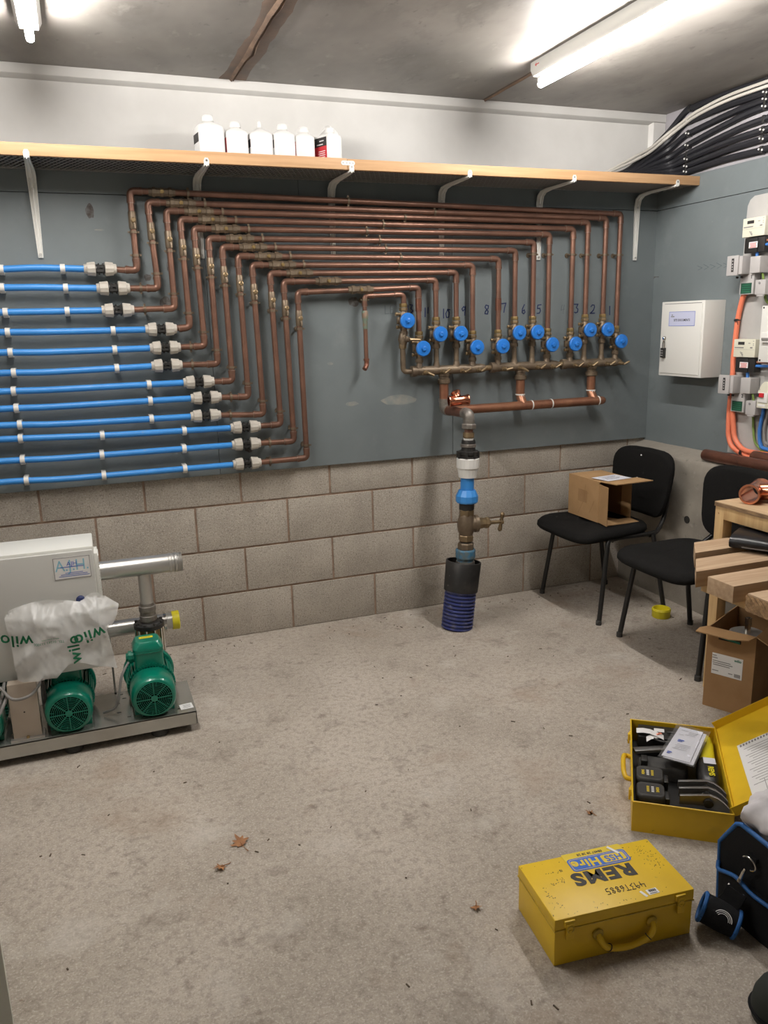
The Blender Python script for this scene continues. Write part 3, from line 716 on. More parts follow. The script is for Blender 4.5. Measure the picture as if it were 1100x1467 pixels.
def check_valve(x0, x1, z, parent):
    mb = MB(); L_ = x1 - x0
    mb.lathe((x0, PY, z), (1, 0, 0), [(0, .0165), (L_ * .13, .0165), (L_ * .14, .021), (L_ * .26, .021), (L_ * .27, .0175), (L_ * .44, .0175), (L_ * .46, .0195), (L_ * .56, .0195), (L_ * .58, .0175), (L_ * .74, .0175), (L_ * .75, .021), (L_ * .88, .021), (L_ * .89, .0165), (L_, .0165)], 8, phase=0.39)
    o = mb.build('check_valve', M['dirty_brass'], parent, smooth=25)
    MB().lathe((x0 + L_ * .5, PY - .016, z), (0, -1, 0), [(0, .009), (.006, .009), (.006, .006), (.010, .006)], 6).build('test_plug', M['brass_clean'], o, smooth=25)
    return o

def drain_cock(x, z, parent):
    mb = MB()
    mb.lathe((x, PY, z - .036), (0, 0, 1), [(0, PR + .0015), (.004, PR + .0032), (.068, PR + .0032), (.072, PR + .0015)], 12)
    o = mb.build('drain_cock', M['dirty_brass'], parent)
    MB().lathe((x + .002, PY - .010, z), (0, -1, 0), [(0, .010), (.010, .010), (.010, .0115), (.017, .0115), (.019, .007)], 6).build('hex_cap', M['brass'], o, smooth=25)
    MB().tube([(x + .004, PY - .018, z - .010), (x + .006, PY - .022, z - .022), (x + .006, PY - .022, z - .034)], [.0065, .0055, .005], 8).build('spout', M['dirty_brass'], o)
    return o

def coupling(x0, x1, z, parent, m_nut, m_body, name='compression_coupling'):
    """grey compression coupling: ribbed nut, black body, ribbed nut"""
    L_ = x1 - x0
    mb = MB(); mb.lathe((x0 + L_ * .30, PY, z), (1, 0, 0), [(0, .017), (L_ * .06, .0195), (L_ * .12, .0195), (L_ * .13, .024), (L_ * .17, .024), (L_ * .18, .018), (L_ * .26, .018), (L_ * .27, .024), (L_ * .31, .024), (L_ * .32, .0195), (L_ * .40, .017)], 16)
    for k in (-1, 1):
        mb.hexa((x0 + L_ * .5, PY - .021, z + k * .008), (L_ * .11, 0, 0), (0, .0035, 0), (0, 0, .0045))
    c = mb.build(name, m_body, parent, smooth=30)
    for s in (0, 1):
        f = (lambda t: x0 + L_ * t) if s == 0 else (lambda t: x1 - L_ * t)
        d = 1 if s == 0 else -1
        mb = MB(); n = 22; loops = []
        for t, r, ribs in ((0, .0195, 0), (.05, .0205, 0), (.09, .0215, 0), (.10, .0255, 1), (.30, .0285, 1), (.345, .0285, 1), (.36, .024, 0)):
            loops.append([(f(t), PY + (r + (.0014 if ribs and k % 2 else 0)) * math.cos(2 * math.pi * k / n), z + (r + (.0014 if ribs and k % 2 else 0)) * math.sin(2 * math.pi * k / n)) for k in range(n)])
        mb.loft(loops)
        mb.build('coupling_nut', m_nut, c, smooth=25)
    return c

for i, (bx_, bz, tx, tz, rx, rz_, c0, c1, cz, lz, vz) in enumerate(CIRC):
    # blue plastic supply pipe with white wall clips
    if i in (0, 11):
        where = ('uppermost', 'lowest')[i // 11] + ' blue plastic water pipe in white clips on the board'
    else:
        where = 'blue plastic water pipe in white clips, %s from the top' % ORD[i]
    t = thing('blue_water_pipe', where, 'pipe', (c0, PY, cz), group='blue plastic water pipes on the left of the board')
    bow = (.006, .002, 0, -.002, -.004, -.005, -.003, -.003, -.004, 0, -.004, -.005)[i]
    wob = random.Random(i)
    pts = [(XL + 0.01, PY, lz + (lz - cz) * .9), (-1.9, PY, lz + (lz - cz) * .4), (-1.45, PY, lz), (-1.25, PY + wob.uniform(-.003, .003), lz + (cz - lz) * .35 + bow), (-1.0 if c0 > -.95 else (c0 - .1), PY, lz + (cz - lz) * .75 + bow * .6), (c0 + .03, PY, cz)]
    MB().tube(smooth_path(pts, 8), .0138, 12).build('pipe', M['blue_pipe'], t)
    pts_s = smooth_path(pts, 8)
    def zat(x):
        for a, b in zip(pts_s[:-1], pts_s[1:]):
            if a.x <= x <= b.x: return a.z + (b.z - a.z) * (x - a.x) / max(b.x - a.x, 1e-6)
        return cz
    for cxp in CLIPX[i]:
        zz = zat(cxp)
        mb = MB()
        mb.loft([[(cxp - .0095, PY + .0185 * math.sin(a) * (1 if math.sin(a) < 0 else 1), zz + .0185 * math.cos(a)) if False else (xx, PY - .0175 * math.cos(a), zz + .0175 * math.sin(a)) for a in [math.radians(-100 + 200 * k / 14) for k in range(15)]] + [(xx, PY - .0148 * math.cos(a), zz + .0148 * math.sin(a)) for a in [math.radians(100 - 200 * k / 14) for k in range(15)]] for xx in (cxp - .0095, cxp + .0095)])
        mb.box(cxp - .0095, cxp + .0095, PY + .003, BF, zz + .0148, zz + .0178); mb.box(cxp - .0095, cxp + .0095, PY + .003, BF, zz - .021, zz - .0148)
        mb.box(cxp - .0095, cxp + .0095, BF - .012, BF, zz - .0148, zz + .0148)
        mb.build('pipe_clip', M['clip_white'], t)
    coupling(c0, c1, cz, t, M['nut_grey'], M['black'])
    # copper run: across, up, over and down to its valve
    if NUM[i]:
        lbl = 'copper pipe loop ending at the valve under the handwritten %s' % NUM[i]
    else:
        lbl = 'innermost copper pipe loop, ending at the valve between the handwritten thirteen and eleven'
    t = thing('copper_pipe_run', lbl, 'pipe', (tx, PY, tz), group='copper pipe loops on the board')
    st = vz + (.078)
    hz = bz
    MB().cyl((c1 - .035, PY, cz), (bx_ - .03, PY, hz), PR, n=14).build('stub_pipe', M['copper'], t)
    MB().cyl((bx_, PY, hz + .03), (tx, PY, tz - .03), PR, n=14).build('riser_pipe', M['copper'], t)
    MB().cyl((tx + .03, PY, tz), (rx - .03, PY, rz_), PR, n=14).build('cross_pipe', M['copper'], t)
    MB().cyl((rx, PY, rz_ - .03), (rx, PY, st), PR, n=14).build('drop_pipe', M['copper'], t)
    elbow((bx_, PY, hz), (-1, 0, (cz - hz) / max(.05, bx_ - c1)), (tx - bx_, 0, tz - hz), t)
    elbow((tx, PY, tz), (bx_ - tx, 0, hz - tz), (rx - tx, 0, rz_ - tz), t)
    elbow((rx, PY, rz_), (tx - rx, 0, tz - rz_), (0, 0, -1), t)
    vs = tx + (.075 if i < 10 else (.150 if i == 10 else .245))
    f = (vs + .055 - tx) / (rx - tx)
    check_valve(vs, vs + (.125 if i else .11), tz + (rz_ - tz) * f, t)
    fx = lambda z: tx + (bx_ - tx) * (tz - z) / (tz - hz)
    drain_cock(fx(tz - .118), tz - .118, t)
    pipe_clip(fx(tz - .165), tz - .165, 'z', t)
    pipe_clip(bx_, hz + .062, 'z', t)
    if bx_ - c1 > .10:
        pipe_clip(c1 + .045, cz + (hz - cz) * .4, 'x', t)
    if i < 6:
        pipe_clip(rx, 1.838, 'z', t)
    xm = (.12, .555, .40, .29, .205, .27, .30, .375, .365, None, None, None)[i]
    if xm is not None:
        pipe_clip(xm, tz + (rz_ - tz) * (xm - tx) / (rx - tx), 'x', t)
    pipe_clip(vs + .165, tz + (rz_ - tz) * (vs + .165 - tx) / (rx - tx), 'x', t) if i < 9 else None
    if i in (7, 11):
        MB().cyl((rx, PY, st + .10), (rx, PY, st + .16), PR + .003, n=14).build('sleeve_joint', M['copper_dark'], t)

# thirteenth branch: a short stub with an open drain leg
t = thing('copper_pipe_run', 'short copper branch with a free hanging drain leg, left of the handwritten thirteen', 'pipe', (.388, PY, 1.62), group='copper pipe loops on the board')
MB().cyl((.388, PY, 1.618), (.388, PY, 1.598), .0105).build('drop_pipe', M['copper'], t)
MB().cyl((.358, PY, 1.648), (.216, PY, 1.644), .0105).build('cross_pipe', M['copper'], t)
MB().cyl((.186, PY, 1.614), (.187, PY, 1.34), .0105).build('riser_pipe', M['copper'], t)
elbow((.388, PY, 1.648), (-1, 0, 0), (0, 0, -1), t, r=.0105)
elbow((.186, PY, 1.644), (1, 0, 0), (0, 0, -1), t, r=.0105)
M['verdigris'] = mat('verdigris_copper', (.26, .16, .11), .6, .4, c2=(.13, .24, .19), scale=40)
MB().lathe((.186, PY, 1.575), (0, 0, -1), [(0, .013), (.005, .016), (.035, .0155), (.045, .0125), (.085, .012)], 12).build('reducer', M['verdigris'], t)
mb = MB(); mb.tube(fillet([(.187, PY, 1.345), (.188, PY, 1.318), (.172, PY - .012, 1.300)], .012), .012, 10); mb.cyl((.187, PY, 1.35), (.187, PY, 1.34), .0145); mb.build('outlet_bend', M['copper_dark'], t)
pipe_clip(.187, 1.625, 'z', t, r=.0105)

# ---- pressure valves with blue caps
def valve(x, z, label, zb):
    t = thing('zone_valve', label, 'valve', (x, PY, z), group='brass valves with blue caps')
    mb = MB(); mb.lathe((x, PY, z - .052), (0, 0, 1), [(0, .015), (.012, .017), (.030, .023), (.052, .025), (.078, .022), (.094, .0165), (.104, .0155)], 16)
    mb.build('body', M['dirty_brass'], t)
    for za, zc, rr, m in ((z + .046, z + .062, .0215, 'brass'), (z + .064, z + .082, .0195, 'brass_clean')):
        MB().cyl((x, PY, za), (x, PY, zc), rr, n=6, phase=.2).build('union_nut', M[m], t, bevel=.0015)
    MB().cyl((x, PY, z - .070), (x, PY, z - .050), .0205, n=6, phase=.2).build('union_nut', M['dirty_brass'], t, bevel=.0015)
    MB().cyl((x, PY, z - .068), (x, PY, zb), .0130, n=12).build('tail_pipe', M['dirty_brass'], t)
    MB().lathe((x, PY - .012, z), (0, -1, 0), [(0, .024), (.020, .028), (.028, .030), (.034, .0345)], 18).build('bonnet', M['dirty_brass'], t)
    mb = MB(); mb.lathe((x, PY - .044, z), (0, -1, 0), [(0, .036), (.003, .0375), (.013, .0375), (.017, .034), (.018, .0150), (.019, .0145)], 24)
    cap = mb.build('blue_cap', M['blue_cap'], t)
    MB().lathe((x, PY - .060, z), (0, -1, 0), [(0, .0135), (.010, .0125), (.012, .007), (.011, .003)], 6).build('hex_boss', M['blue_cap'], cap, smooth=20)
    for dz, ln in ((.032, .040), (-.030, .036)):
        mb = MB(); mb.cyl((x - .012, PY - .006, z + dz), (x - ln, PY - .012, z + dz), .0075, n=10); mb.lathe((x - ln + .002, PY - .012, z + dz), (-1, -.15, 0), [(0, .0095), (.008, .0095), (.010, .006)], 6)
        mb.build('gauge_port', M['brass'], t, smooth=25)
    mb = MB(); mb.box(x - .034, x - .018, PY - .004, PY + .010, z - .016, z + .018); mb.build('side_boss', M['dirty_brass'], t, bevel=.003)
    return t
MZ = 1.278
for i, c in enumerate(CIRC):
    lbl = ('blue-capped brass valve under the handwritten %s' % NUM[i]) if NUM[i] else 'low blue-capped brass valve between the handwritten thirteen and eleven'
    valve(c[4], c[10], lbl, MZ + .012)
t13 = valve(.385, 1.524, 'highest blue-capped brass valve, under the handwritten thirteen at the left end', 1.452)
mb = MB(); mb.lathe((.380, PY, 1.400), (0, 0, 1), [(0, .017), (.015, .020), (.035, .026), (.055, .020), (.066, .016)], 14); mb.build('tee_body', M['dirty_brass'], t13)
mb = MB(); mb.lathe((.386, PY - .016, 1.436), (.4, -1, -.05), [(0, .014), (.020, .014), (.022, .009), (.034, .008)], 10); mb.build('spindle', M['dirty_brass'], t13)
MB().tube([(.398, PY - .046, 1.434), (.420, PY - .050, 1.434), (.452, PY - .050, 1.431)], [.008, .006, .007], 8).build('lever', M['brass'], t13)
MB().tube(fillet([(.378, PY, 1.405), (.378, PY, MZ), (.425, PY, MZ)], .024), .0135, 12).build('return_bend', M['dirty_brass'], t13)
MB().cyl((.378, PY, 1.412), (.378, PY, 1.390), .019, n=6).build('union_nut', M['brass'], t13, bevel=.0015)

# ---- manifold
man = thing('manifold', 'horizontal brass manifold with small lever cocks below the numbered valves', 'manifold', (1.04, PY, MZ))
for x0, x1 in ((.420, .830), (.862, 1.262), (1.290, 1.655)):
    mb = MB(); mb.lathe((x0, PY, MZ), (1, 0, 0), [(0, .020), (.002, .0270), (.026, .0270), (.028, .0230), (x1 - x0 - .030, .0230), (x1 - x0 - .026, .0240), (x1 - x0, .019)], 16)
    mb.build('manifold_bar', M['dirty_brass'], man)
for x0, x1 in ((.822, .870), (1.255, 1.298)):
    MB().cyl((x0, PY, MZ), (x1, PY, MZ), .0145, n=12).build('connector', M['brass'], man)
MB().lathe((1.652, PY, MZ), (1, 0, 0), [(0, .0175), (.010, .0175), (.011, .012), (.020, .012)], 6).build('end_plug', M['brass'], man)
rl = random.Random(5)
for i, c in enumerate(CIRC):
    x = c[4]
    mb = MB(); mb.cyl((x, PY, MZ + .012), (x, PY, MZ + .040), .0200, .0145, n=12); s = mb.build('outlet_boss', M['dirty_brass'], man)
    a = rl.uniform(-.5, .9); xo = x + .020
    mb = MB(); mb.lathe((xo, PY - .014, MZ - .006), (.35, -1, -.1), [(0, .0125), (.010, .0125), (.011, .0085), (.026, .0085), (.027, .006), (.034, .006)], 8)
    s = mb.build('lever_cock', M['brass'], man)
    d = V((.75, -.25, .6 * math.sin(a * 2))).normalized(); q = V((xo + .012, PY - .048, MZ - .010))
    MB().tube([q - d * .005, q + d * .010, q + d * .028], [.0055, .0065, .0055], 8).build('lever', M['brass'], s)
DX = (.607 - .007, 1.05 - .008, 1.492 - .010)
for x in DX:
    mb = MB(); mb.lathe((x, PY, MZ), (0, 0, -1), [(0, .028), (.030, .028), (.032, .025), (.044, .025), (.046, .032), (.066, .032), (.070, .027)], 14)
    mb.build('branch_tee', M['dirty_brass'], man)

# ---- large copper header under the manifold
HY, HZ = -.112, 1.074
hd = thing('copper_header', 'thick copper header pipe with three risers below the brass manifold', 'pipe', (1.04, HY, HZ))
MB().lathe((.64, HY, HZ + .002), (1, 0, 0), [(0, .0235), (.87, .0235), (.895, .021), (.908, .014), (.912, .005)], 20).build('header_pipe', M['copper_mid'], hd)
for k, x in enumerate(DX):
    z1 = HZ + .004 if k else 1.085
    MB().tube([(x, PY, MZ - .066), (x, PY, 1.14), (x, PY - .002, 1.12), (x, HY if k else PY, z1)], .0235, 16).build('riser_pipe', M['copper_mid'], hd)
    mb = MB(); zt = 1.135
    mb.lathe((x, PY, zt), (0, 0, -1), [(0, .0242), (.0, .026), (.006, .026), (.006, .0242)], 16, cap=False)
    mb.tube([(x - .004, PY - .025, zt - .003), (x - .010, PY - .028, zt - .022)], .0018, 6); mb.tube([(x + .004, PY - .025, zt - .003), (x + .006, PY - .028, zt - .018)], .0018, 6)
    mb.build('string_tie', M['clip_white'], hd) if k else None
for x in (1.085, 1.205, 1.500):
    mb = MB(); mb.lathe((x, HY, HZ + .002), (1, 0, 0), [(0, .0242), (0, .026), (.006, .026), (.006, .0242)], 16, cap=False); mb.build('string_tie', M['clip_white'], hd)
elbow((.600, PY, 1.078), (0, 0, 1), (0, -1, 0), hd, r=.0235, R=.034, m=M['galv'], collar=.008)
MB().cyl((.600, PY - .03, 1.078), (.606, -.31, 1.080), .0235, n=16).build('forward_pipe', M['copper_dark'], hd)
MB().cyl((.602, HY, 1.078), (.65, HY, HZ + .002), .0235, n=16).build('side_branch', M['copper_dark'], hd)

# loose copper tee lying on the forward pipe
t = thing('copper_tee_fitting', 'loose bright copper tee resting on the pipe above the riser', 'pipe fitting', (.60, -.235, 1.106), group='loose copper fittings')
def flared(mb, a, b, r):
    a = V(a); b = V(b); L_ = (b - a).length
    mb.lathe(a, b - a, [(.0, r - .003), (0, r + .004), (.006, r + .005), (.012, r + .002), (L_ * .3, r), (L_ * .7, r), (L_ - .012, r + .002), (L_ - .006, r + .005), (L_, r + .004), (L_, r - .003)], 20, cap=False)
    mb.lathe(a, b - a, [(.0, r - .003), (L_, r - .003)], 20, cap=False)
mb = MB(); flared(mb, (.555, -.225, 1.134), (.655, -.245, 1.138), .024); mb.build('run', M['copper_new'], t)
mb = MB(); mb.lathe((.60, -.233, 1.150), (-.1, .55, .75), [(0, .020), (.022, .021), (.028, .026), (.032, .025), (.032, .020), (.01, .018)], 18, cap=False); mb.build('branch', M['copper_new'], t)

# ---- main riser with stop valve
RX, RY = .602, -.340
rs = thing('main_riser', 'vertical main riser with blue couplings and brass stop valve', 'pipe', (RX, RY, .33))
def rp(name, segs, m, n=20, phase=0.0, smooth=35, parent=None):
    mb = MB()
    x = lambda z: .588 + (z - .35) * .029
    zs = [s[0] for s in segs]; z0 = zs[0]
    mb.lathe((x(z0), RY, z0), (x(zs[-1]) - x(z0), 0, zs[-1] - z0), [(abs(z - z0), r) for z, r in segs], n, phase=phase)
    return mb.build(name, m, parent or rs, smooth=smooth)
elbow((.608, RY, 1.080), (0, 1, 0), (0, 0, -1), rs, r=.0245, R=.026, m=M['galv'], collar=.009)
rp('union_nut', [(1.036, .028), (1.030, .0365), (1.012, .0365), (1.007, .028)], M['galv'], 8, smooth=20)
rp('copper_tail', [(1.012, .0215), (.985, .0215)], M['copper'])
rp('brass_ring', [(.992, .0265), (.984, .028), (.968, .028), (.964, .025)], M['brass'])
rp('white_collar', [(.968, .025), (.952, .024)], M['clip_white'])
rp('black_adaptor', [(.955, .032), (.945, .0345), (.936, .0345), (.936, .031), (.905, .0355), (.898, .0355)], M['black'])
rp('steel_band', [(.937, .036), (.935, .0385), (.922, .0385), (.920, .036)], M['galv'])
b_ = rp('black_nut', [(.903, .042), (.899, .050), (.886, .050), (.884, .045), (.876, .045), (.874, .052), (.866, .052)], M['black'], 16, smooth=25)
for k in range(8):
    a = math.pi / 4 * k + .2
    MB().hexa((.603 + .051 * math.cos(a), RY + .051 * math.sin(a), .885), V((math.cos(a), math.sin(a), 0)) * .005, V((-math.sin(a), math.cos(a), 0)) * .006, (0, 0, .016)).build('lug', M['black'], b_)
rp('white_nut', [(.868, .053), (.864, .056), (.820, .055), (.812, .050), (.790, .046), (.772, .044)], M['white_plastic'], 18, smooth=18)
rp('blue_pipe', [(.776, .0335), (.700, .0335)], M['blue_pipe'])
rp('blue_nut', [(.709, .041), (.696, .047), (.680, .055), (.652, .055), (.645, .051)], M['blue_pipe'], 12, smooth=18)
rp('black_collar', [(.648, .036), (.642, .038), (.612, .038), (.608, .034)], M['black'])
sv = rp('stop_valve_body', [(.595, .030), (.580, .036), (.555, .043), (.530, .045), (.505, .042), (.485, .034), (.476, .031)], M['dirty_brass'])
for a, b in ((.612, .578), (.482, .450)):
    rp('hex_end', [(a, .036), (a - .004, .0385), (b + .004, .0385), (b, .036)], M['brass'], 6, .3, 20, parent=sv)
vx = .592; vzz = .535
dv = V((1, -.10, -.02)).normalized()
MB().lathe((vx, RY, vzz), dv, [(0, .040), (.040, .040), (.044, .044), (.060, .044), (.062, .036)], 18).build('bonnet_flange', M['dirty_brass'], sv)
MB().lathe(V((vx, RY, vzz)) + dv * .060, dv, [(0, .031), (.040, .026), (.042, .029), (.056, .029), (.058, .020), (.068, .017)], 8).build('gland_nut', M['brass'], sv, smooth=20)
MB().lathe(V((vx, RY, vzz)) + dv * .126, dv, [(0, .010), (.055, .009), (.056, .013), (.072, .013)], 12).build('spindle', M['brass'], sv)
q = V((vx, RY, vzz)) + dv * .188; up = V((.10, -.15, 1)).normalized()
MB().tube([q - up * .050, q - up * .042, q - up * .015, q, q + up * .015, q + up * .042, q + up * .050], [.007, .012, .008, .011, .008, .012, .007], 12).build('tee_handle', M['brass'], sv)
rp('lower_neck', [(.455, .030), (.425, .028)], M['black'])
rp('lower_nut', [(.442, .036), (.436, .041), (.410, .041), (.404, .036)], M['dirty_brass'], 8, .2, 20)
rp('lower_blue_nut', [(.408, .047), (.402, .050), (.365, .049), (.352, .042), (.342, .041)], M['blue_dirty'], 12, smooth=18)
rp('lower_collar', [(.346, .047), (.318, .050), (.10, .035)], M['galv'])

# ---- duct in the floor
dk = thing('ribbed_duct', 'ribbed dark blue duct with black sleeve rising from the floor', 'duct', (.535, -.352, 0))
B0 = V((.533, -.354, .0)); T0 = V((.580, -.338, .350)); ad = (T0 - B0).normalized(); LL = (T0 - B0).length
mb = MB(); mb.lathe(B0 + ad * .20, ad, [(0, .079), (0, .086), (.148, .0885), (.150, .087), (.150, .081), (.0, .079)], 32, cap=False); mb.build('black_sleeve', M['black_sleeve'], dk)
prof = [(.006, .074)]
for k in range(11):
    b = .008 + .0185 * k
    prof += [(b, .069), (b + .003, .0800), (b + .010, .0800), (b + .0135, .069)]
mb = MB(); mb.lathe(B0 + ad * (-.004), ad, prof, 32); mb.build('corrugated_pipe', M['duct_blue'], dk)
mb = MB(); mb.lathe((B0.x, B0.y, 0), (0, 0, 1), [(0, .10), (.004, .088), (.008, .076)], 26); mb.build('floor_seal', M['floor'], dk)
# ------------------------------------------------------------------ booster pump set on the left
ps = thing('pump_set', 'booster set with green pumps, steel headers and grey control panel', 'pump', (-1.45, -.75, 0))
PX0, PX1, PYF, PYB = -2.05, -.836, -.902, -.612
mb = MB()          # folded steel tray, open underneath
mb.box(PX0, PX1, PYF, PYB, .080, .085); mb.box(PX0, PX1, PYF, PYF + .003, .032, .0845); mb.box(PX0, PX1, PYB - .003, PYB, .032, .0845)
mb.box(PX1 - .003, PX1, PYF, PYB, .032, .0845); mb.box(PX0, PX0 + .003, PYF, PYB, .032, .0845)
mb.box(PX0, PX1, PYF + .003, PYF + .022, .032, .035)
base = mb.build('base_tray', M['base_steel'], ps)
for x in (-.975, -1.285, -1.95):
    for y in (-.862, -.65):
        MB().lathe((x, y, 0), (0, 0, 1), [(0, .030), (.005, .033), (.020, .030), (.033, .020)], 18).build('rubber_foot', M['black_rubber'], ps)
for x, y in ((-1.115, -.72), (-1.115, -.80), (-1.09, -.68), (-.90, -.73), (-.895, -.86), (-1.08, -.85), (-1.10, -.64)):
    MB().box(x - .007, x + .007, y - .003, y + .003, .0849, .0853).build('slot', M['dark_void'], base, smooth=0)
pt = MB().hexa((-.868, -.85, .0854), (.024, .002, 0), (-.002, .022, 0), (0, 0, .0004)).build('rating_plate', M['label_white'], base, smooth=0)
mb = MB()
for k in range(4): mb.hexa((-.866, -.838 - .008 * k, .0859), (.015 - .002 * (k % 2), .001, 0), (0, .0012, 0), (0, 0, .0002))
mb.build('print', M['ink_grey'], pt, smooth=0)

def motor(X, with_detail=True):
    zc = .166; yf = -.902
    mb = MB(); loops = []
    for y, a, rr in ((-.66, .158, .070), (-.70, .160, .070), (-.79, .160, .070), (-.795, .166, .072), (-.872, .166, .072), (-.890, .160, .070), (-.899, .148, .066), (yf, .138, .063)):
        loops.append([(X + u, y, zc + v_) for u, v_ in rrect(a, a * .96, rr, 6)])
    mb.loft(loops)
    mo = mb.build('motor', M['pump_green'], ps, smooth=50)
    # fan guard: dark disc painted for the shade inside, ribs and spokes
    mb = MB(); mb.lathe((X, yf - .0004, zc), (0, -1, 0), [(0, .0655), (.0008, .0655)], 36); g0 = mb.build('fan_opening', M['pump_green_dark'], mo)
    mb = MB()
    for r in (.020, .0265, .033, .0395, .046, .0525, .059, .0655):
        mb.lathe((X, yf - .0008, zc), (0, -1, 0), [(0, r - .0007), (0, r + .0008), (.0030, r + .0008), (.0030, r - .0007), (0, r - .0007)], 40, cap=False)
    for k in range(8):
        a = math.pi / 4 * k + .02
        d = V((math.cos(a), 0, math.sin(a))); s = V((-math.sin(a), 0, math.cos(a)))
        mb.hexa(V((X, yf - .0022, zc)) + d * .039, d * .028, s * .0016, (0, .0018, 0))
    for k in range(16):
        a = math.pi / 8 * k + .2
        d = V((math.cos(a), 0, math.sin(a))); s = V((-math.sin(a), 0, math.cos(a)))
        mb.hexa(V((X, yf - .0018, zc)) + d * .058, d * .008, s * .0009, (0, .0012, 0))
    mb.lathe((X, yf - .0008, zc), (0, -1, 0), [(0, .013), (.003, .0125), (.004, .004)], 16)
    mb.build('fan_guard', M['pump_green'], mo, smooth=30)
    # cooling fins, drawn as real ribs across the top
    mb = MB()
    for k in range(-6, 7):
        a = math.radians(90 + k * 7.5); d = V((math.cos(a), 0, math.sin(a)))
        mb.hexa(V((X, -.745, zc)) + d * .085, d * .008, V((-d.z, 0, d.x)) * .0016, (0, .048, 0))
    for k in range(-5, 6):
        for base_a in (0, 180):
            a = math.radians(base_a + k * 8); d = V((math.cos(a), 0, math.sin(a)))
            mb.hexa(V((X, -.725, zc)) + d * .083, d * .008, V((-d.z, 0, d.x)) * .0016, (0, .062, 0))
    mb.build('cooling_fins', M['pump_green'], mo, smooth=0)
    mb = MB(); mb.lathe((X, -.655, zc + .006), (0, 1, 0), [(0, .094), (.004, .099), (.022, .099), (.026, .092), (.04, .085)], 30); mb.build('flange', M['pump_green'], mo)
    for s in (-1, 1):
        MB().box(X + s * .060 - .014, X + s * .060 + .014, -.85, -.70, .085, .105).build('motor_foot', M['pump_green'], mo, bevel=.003)
    mb = MB(); mb.lathe((X, -.792, zc), (0, 1, 0), [(0, .081), (.095, .081)], 30); mb.build('fin_shadow_core', M['pump_green_dark'], mo)  # solid dark core, its colour painted as the shade between the fins
    # terminal box with lid, cable gland and yellow sticker
    mb = MB(); mb.loft([[(X + u, -.735 + v_, z) for u, v_ in rrect(a, b, .016, 3)] for z, a, b in ((.236, .110, .105), (.300, .108, .102), (.301, .112, .106), (.306, .112, .106))])
    tb = mb.build('terminal_box', M['pump_green'], mo, smooth=30)
    mb = MB(); mb.loft([[(X + u, -.735 + v_ + .004, z) for u, v_ in rrect(a, b, .018, 3)] for z, a, b in ((.307, .114, .108), (.318, .114, .108), (.338, .094, .088), (.343, .086, .080))])
    lid = mb.build('terminal_lid', M['pump_green'], mo, smooth=30)
    if with_detail:
        MB().hexa((X - .002, -.722, .3436), (.026, 0, 0), (0, .010, 0), (0, 0, .0004)).build('yellow_sticker', M['yellow_cap'], lid, smooth=0)
        MB().box(X - .020, X + .014, -.7235, -.7205, .3440, .3443).build('sticker_print', M['ink_black'], lid, smooth=0)
        for dx, dy in ((-.042, -.774), (.042, -.774), (.042, -.690)):
            MB().lathe((X + dx, dy, .318), (0, -.5, .8), [(0, .0065), (.006, .006)], 8).build('lid_screw', M['pump_green'], lid)
    mb = MB(); mb.lathe((X - .050, -.752, .282), (-1, 0, .1), [(0, .020), (.012, .020), (.013, .024), (.026, .024), (.028, .018), (.034, .014)], 10); mb.build('cable_gland', M['pump_green'], mo, smooth=25)
    return mo
for X in (-.985, -1.285, -1.585):
    motor(X, X > -1.4)
    # hydraulic end behind each motor
    Y = -.575
    MB().cyl((X, -.63, .175), (X, Y, .175), .066, n=24).build('pump_barrel', M['steel'], ps)
    xr = X + .022
    MB().lathe((xr, Y, .16), (0, 0, 1), [(0, .044), (.165, .044), (.168, .040), (.18, .040)], 24).build('valve_barrel', M['brass_clean'], ps)
    mb = MB()
    for k in range(10):
        a = 2 * math.pi * k / 10
        mb.cyl((xr + .053 * math.cos(a), Y + .053 * math.sin(a), .22), (xr + .053 * math.cos(a), Y + .053 * math.sin(a), .345), .0055, n=8)
    mb.build('clamp_bolts', M['silver'], ps)
    mb = MB(); mb.lathe((xr, Y, .330), (0, 0, 1), [(0, .054), (.002, .060), (.018, .060), (.020, .050), (.026, .046)], 26); cl = mb.build('black_collar', M['black'], ps)
    for k in range(8):
        a = 2 * math.pi * (k + .5) / 8
        MB().cyl((xr + .052 * math.cos(a), Y + .052 * math.sin(a), .349), (xr + .052 * math.cos(a), Y + .052 * math.sin(a), .358), .007, n=6).build('bolt_head', M['black_rubber'], cl)
    mb = MB(); mb.lathe((xr, Y, .350), (0, 0, 1), [(0, .030), (.012, .030), (.013, .034), (.032, .034), (.034, .031), (.050, .031), (.052, .034), (.072, .034), (.074, .029), (.085, .028)], 20); mb.build('union', M['galv'], ps, smooth=25)
    MB().cyl((xr, Y, .43), (xr, Y, .56), .0255, n=18).build('discharge_pipe', M['steel'], ps)
HY2 = -.575
mb = MB(); mb.lathe((-2.1, HY2, .590), (1, 0, 0), [(0, .038), (1.235, .038), (1.236, .0395), (1.246, .0395), (1.248, .0375), (1.258, .0375), (1.259, .040), (1.268, .040), (1.269, .038), (1.279, .0375)], 24)
for k in range(8): mb.lathe((-.845 + .0042 * k, HY2, .590), (1, 0, 0), [(0, .037), (.0018, .0395), (.0036, .037)], 24, cap=False)
mb.build('discharge_header', M['steel'], ps, smooth=40)
mb = MB(); mb.lathe((-2.1, -.505, .318), (1, 0, 0), [(0, .034), (1.20, .034), (1.202, .037), (1.212, .037), (1.214, .034), (1.245, .034)], 24); mb.build('suction_header', M['steel'], ps, smooth=40)
mb = MB(); mb.lathe((-.866, -.505, .318), (1, 0, 0), [(0, .0385), (.028, .0395), (.030, .036), (.027, .030)], 24); mb.build('yellow_end_cap', M['yellow_cap'], ps)
